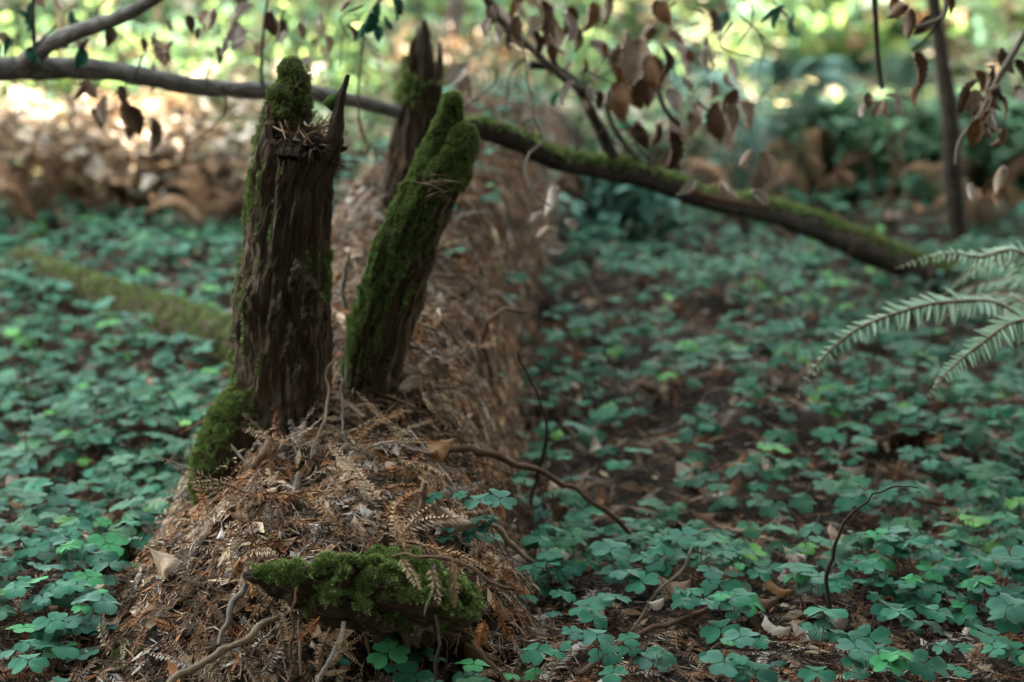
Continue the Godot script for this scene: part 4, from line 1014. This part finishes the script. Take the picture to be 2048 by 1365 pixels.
	# sprays that hang over the hollow
	for q in [[985, 1190, 120, -72, 1], [800, 1110, 80, -70, 2], [862, 1130, 90, -80, 2], [945, 1110, 140, -40, 1], [905, 1120, 100, -84, 0], [660, 1255, 100, -115, 0], [690, 1260, 80, -100, 0], [970, 1240, 60, -100, 1], [640, 1235, 70, -130, 1], [420, 1010, 90, 160, 4], [1015, 945, 130, -80, 3], [1050, 960, 120, -85, 3], [1080, 965, 120, -75, 3], [985, 940, 110, -95, 3], [1105, 985, 100, -80, 3], [930, 925, 90, -100, 3], [870, 920, 80, -85, 3]]:
		var d := 1.84 if q[1] > 1100 else 2.42
		var o := inst("hanging_spray", spray_mesh(S(q[2], d), 24, rf(-0.2, 0.2), 0.011, 0.1), mats[q[4]])
		o.transform = Transform3D(Basis(Vector3(0, 0, 1), deg_to_rad(q[3])) * Basis(Vector3.RIGHT, PI / 2 + rf(-0.5, 0.5)), P(q[0], q[1], d))
		if d < 2: tag(o, "dead conifer spray hanging down over the dark hollow from the broken log end", "dead spray", "sprays hanging over the hollow")
		else: tag(o, "dark dead spray hanging under the long bent twig", "dead spray", "sprays under the bent twig")

func build_twigs() -> void:
	var free := [
		["long brown twig bending away from the mound over the sorrel", [[800, 896, 2.42, 7], [870, 893, 2.4, 7], [960, 905, 2.4, 7], [1060, 935, 2.42, 6], [1150, 975, 2.45, 5], [1240, 1045, 2.45, 5], [1300, 1110, 2.45, 4]], "twig_brown"],
		["pale root strand hanging from the notch between the two mossy posts", [[688, 680, 2.42, 2], [655, 735, 2.37, 2.2], [655, 800, 2.33, 2.5], [645, 850, 2.28, 2.5], [622, 918, 2.24, 1.6]], "twig_tan"],
		["dark root strand beside the pale one between the posts", [[688, 682, 2.44, 2.2], [690, 740, 2.4, 1.8], [682, 790, 2.36, 3], [686, 850, 2.32, 2], [692, 900, 2.28, 1.5]], "twig_grey"],
		["thin grey shoot standing upright between the two mossy posts", [[692, 615, 2.7, 5], [684, 580, 2.7, 5], [690, 540, 2.7, 5], [698, 505, 2.7, 3]], "twig_grey"],
		["sturdy tan stick leaning down the front of the mound", [[557, 1236, 1.88, 6], [470, 1290, 1.82, 7], [410, 1325, 1.80, 7], [330, 1375, 1.76, 7]], "twig_tan"],
		["dark grey stick leaning under the tip of the broken log end", [[492, 1168, 1.90, 6], [460, 1220, 1.87, 6], [438, 1290, 1.84, 5]], "twig_grey"],
		["grey stick propped under the middle of the broken log end", [[688, 1246, 1.87, 5], [665, 1310, 1.83, 5], [630, 1375, 1.80, 5]], "twig_grey"],
		["thin root hanging down below the middle of the broken log end", [[597, 1240, 1.87, 3], [600, 1300, 1.85, 3], [602, 1350, 1.84, 2]], "twig_tan"],
		["orange brown root hanging in front of the broken log end", [[595, 1175, 1.82, 2], [587, 1210, 1.81, 3], [587, 1270, 1.81, 3], [580, 1310, 1.81, 3], [592, 1340, 1.81, 2]], "twig_brown"],
		["short pale peg of wood standing on the shoulder of the mound", [[838, 1075, 2.16, 9], [845, 1020, 2.15, 9], [850, 965, 2.15, 8]], "twig_tan"],
		["tan stick slanting away behind the sorrel cluster", [[872, 1005, 2.3, 9], [905, 1035, 2.25, 9], [945, 1075, 2.22, 7]], "twig_tan"],
		["grey stick slanting down into the sorrel below the cluster", [[985, 1050, 2.25, 6], [1030, 1095, 2.25, 6], [1090, 1145, 2.25, 5]], "twig_tan"],
		["broad pale splinter of wood lying on the needles", [[598, 945, 2.23, 4], [592, 975, 2.215, 10], [585, 1005, 2.2, 6]], "twig_grey"],
		["curved white splinter of wood lying on the needles", [[580, 1022, 2.165, 3], [556, 1034, 2.155, 9], [548, 1056, 2.15, 8], [550, 1075, 2.14, 3]], "twig_grey"],
		["thick bark splinter leaning against the foot of the thick post", [[540, 880, 2.28, 9], [528, 910, 2.25, 11], [505, 935, 2.23, 6]], "twig_brown"],
		["stout pale stick lying by the peg on the mound", [[780, 1020, 2.16, 8], [790, 1055, 2.14, 9], [815, 1075, 2.13, 6]], "twig_tan"],
		["thin dark root across the dark hollow", [[870, 1230, 1.88, 2], [880, 1290, 1.86, 3], [865, 1375, 1.84, 3]], "twig_dark"],
		["slanting root at the edge of the dark hollow", [[945, 1285, 1.86, 3], [985, 1330, 1.85, 4], [1020, 1370, 1.84, 4]], "twig_brown"],
		["thin forked root hanging inside the dark hollow", [[870, 1130, 1.85, 3], [868, 1180, 1.84, 3], [850, 1230, 1.84, 2]], "twig_grey"],
		["bare brown twig lying over the end of the moss", [[785, 1114, 1.90, 3], [860, 1114, 1.89, 4], [930, 1130, 1.88, 4], [980, 1165, 1.87, 4], [1050, 1185, 1.87, 3]], "twig_brown"],
		["long root running down the needle slope behind the leaning post", [[790, 690, 2.75, 6], [830, 790, 2.65, 9], [870, 880, 2.55, 8]], "twig_grey"],
		["slanting dark branch at the foot of the needle slope", [[850, 830, 2.6, 10], [920, 890, 2.55, 12], [970, 925, 2.5, 9]], "twig_dark"],
		["pale twig standing on the needle slope", [[890, 850, 2.7, 4], [880, 770, 2.75, 5], [850, 720, 2.8, 3]], "twig_tan"],
		["forked grey twig on the needle slope", [[905, 860, 2.7, 4], [930, 770, 2.72, 4], [955, 730, 2.74, 3]], "twig_grey"],
		["pointed grey stick poking out of the needle slope", [[975, 580, 3.3, 7], [1010, 600, 3.25, 6], [1030, 618, 3.2, 4]], "twig_grey"],
		["thin root at the mossy edge of the mound", [[500, 935, 2.2, 2], [478, 910, 2.22, 3], [463, 890, 2.23, 2]], "twig_grey"]]
	for q in free:
		var o := inst("twig", tube(kinked(px_path(q[1])), 9, 0.006, 0.4, 60.0), M[q[2]]); tag(o, q[0], "twig")
	var lying := [
		["long bent stick lying on the ground beyond the dark hollow", [[1160, 1372, 6], [1250, 1315, 6], [1330, 1275, 6], [1430, 1240, 5], [1580, 1185, 4]], "twig_brown"],
		["thin straight twig leaning over the long bent stick", [[1220, 1320, 3, 0.0], [1310, 1245, 3, 0.03], [1420, 1160, 2, 0.07]], "twig_tan"],
		["brown stick lying in the litter past the arched stem", [[1820, 1010, 5], [1900, 1040, 5], [1975, 1060, 4]], "twig_brown"],
		["dark stick lying across the sorrel behind the long bent twig", [[1110, 620, 10], [1160, 680, 9], [1215, 725, 7]], "twig_dark"],
		["pale twig lying in the carpet before the mossy fallen log", [[60, 1010, 3], [150, 1000, 3], [230, 985, 2]], "twig_tan"],
		["dark rotten branch lying in the litter below the fern", [[1600, 960, 9], [1760, 915, 10], [1900, 870, 12], [2060, 840, 12]], "twig_brown"]]
	for q in lying:
		var o := inst("ground_twig", tube(kinked(gpath(q[1], 0.012)), 9, 0.012, 0.35, 40.0), M[q[2]]); tag(o, q[0], "twig")
	# needles caught on the ledge of the leaning post
	for k in 9:
		var a := deg_to_rad(rf(-40, 40)); var l := S(rf(40, 90), 2.44)
		var c := P(rf(835, 895), rf(352, 400), 2.44)
		var v := Vector3(cos(a) * l * 0.5, sin(a) * l * 0.5, rf(-0.01, 0.01))
		var o := inst("caught_twig", tube([[c - v, 0.0011], [c + Vector3(0, 0.004, 0.003), 0.0013], [c + v, 0.0008]], 5, 0.01, 0.3, 60.0), M.twig_tan if k % 2 else M.twig_brown)
		tag(o, "thin dry twig caught on the ledge of the leaning mossy post", "twig", "twigs caught on the leaning post")
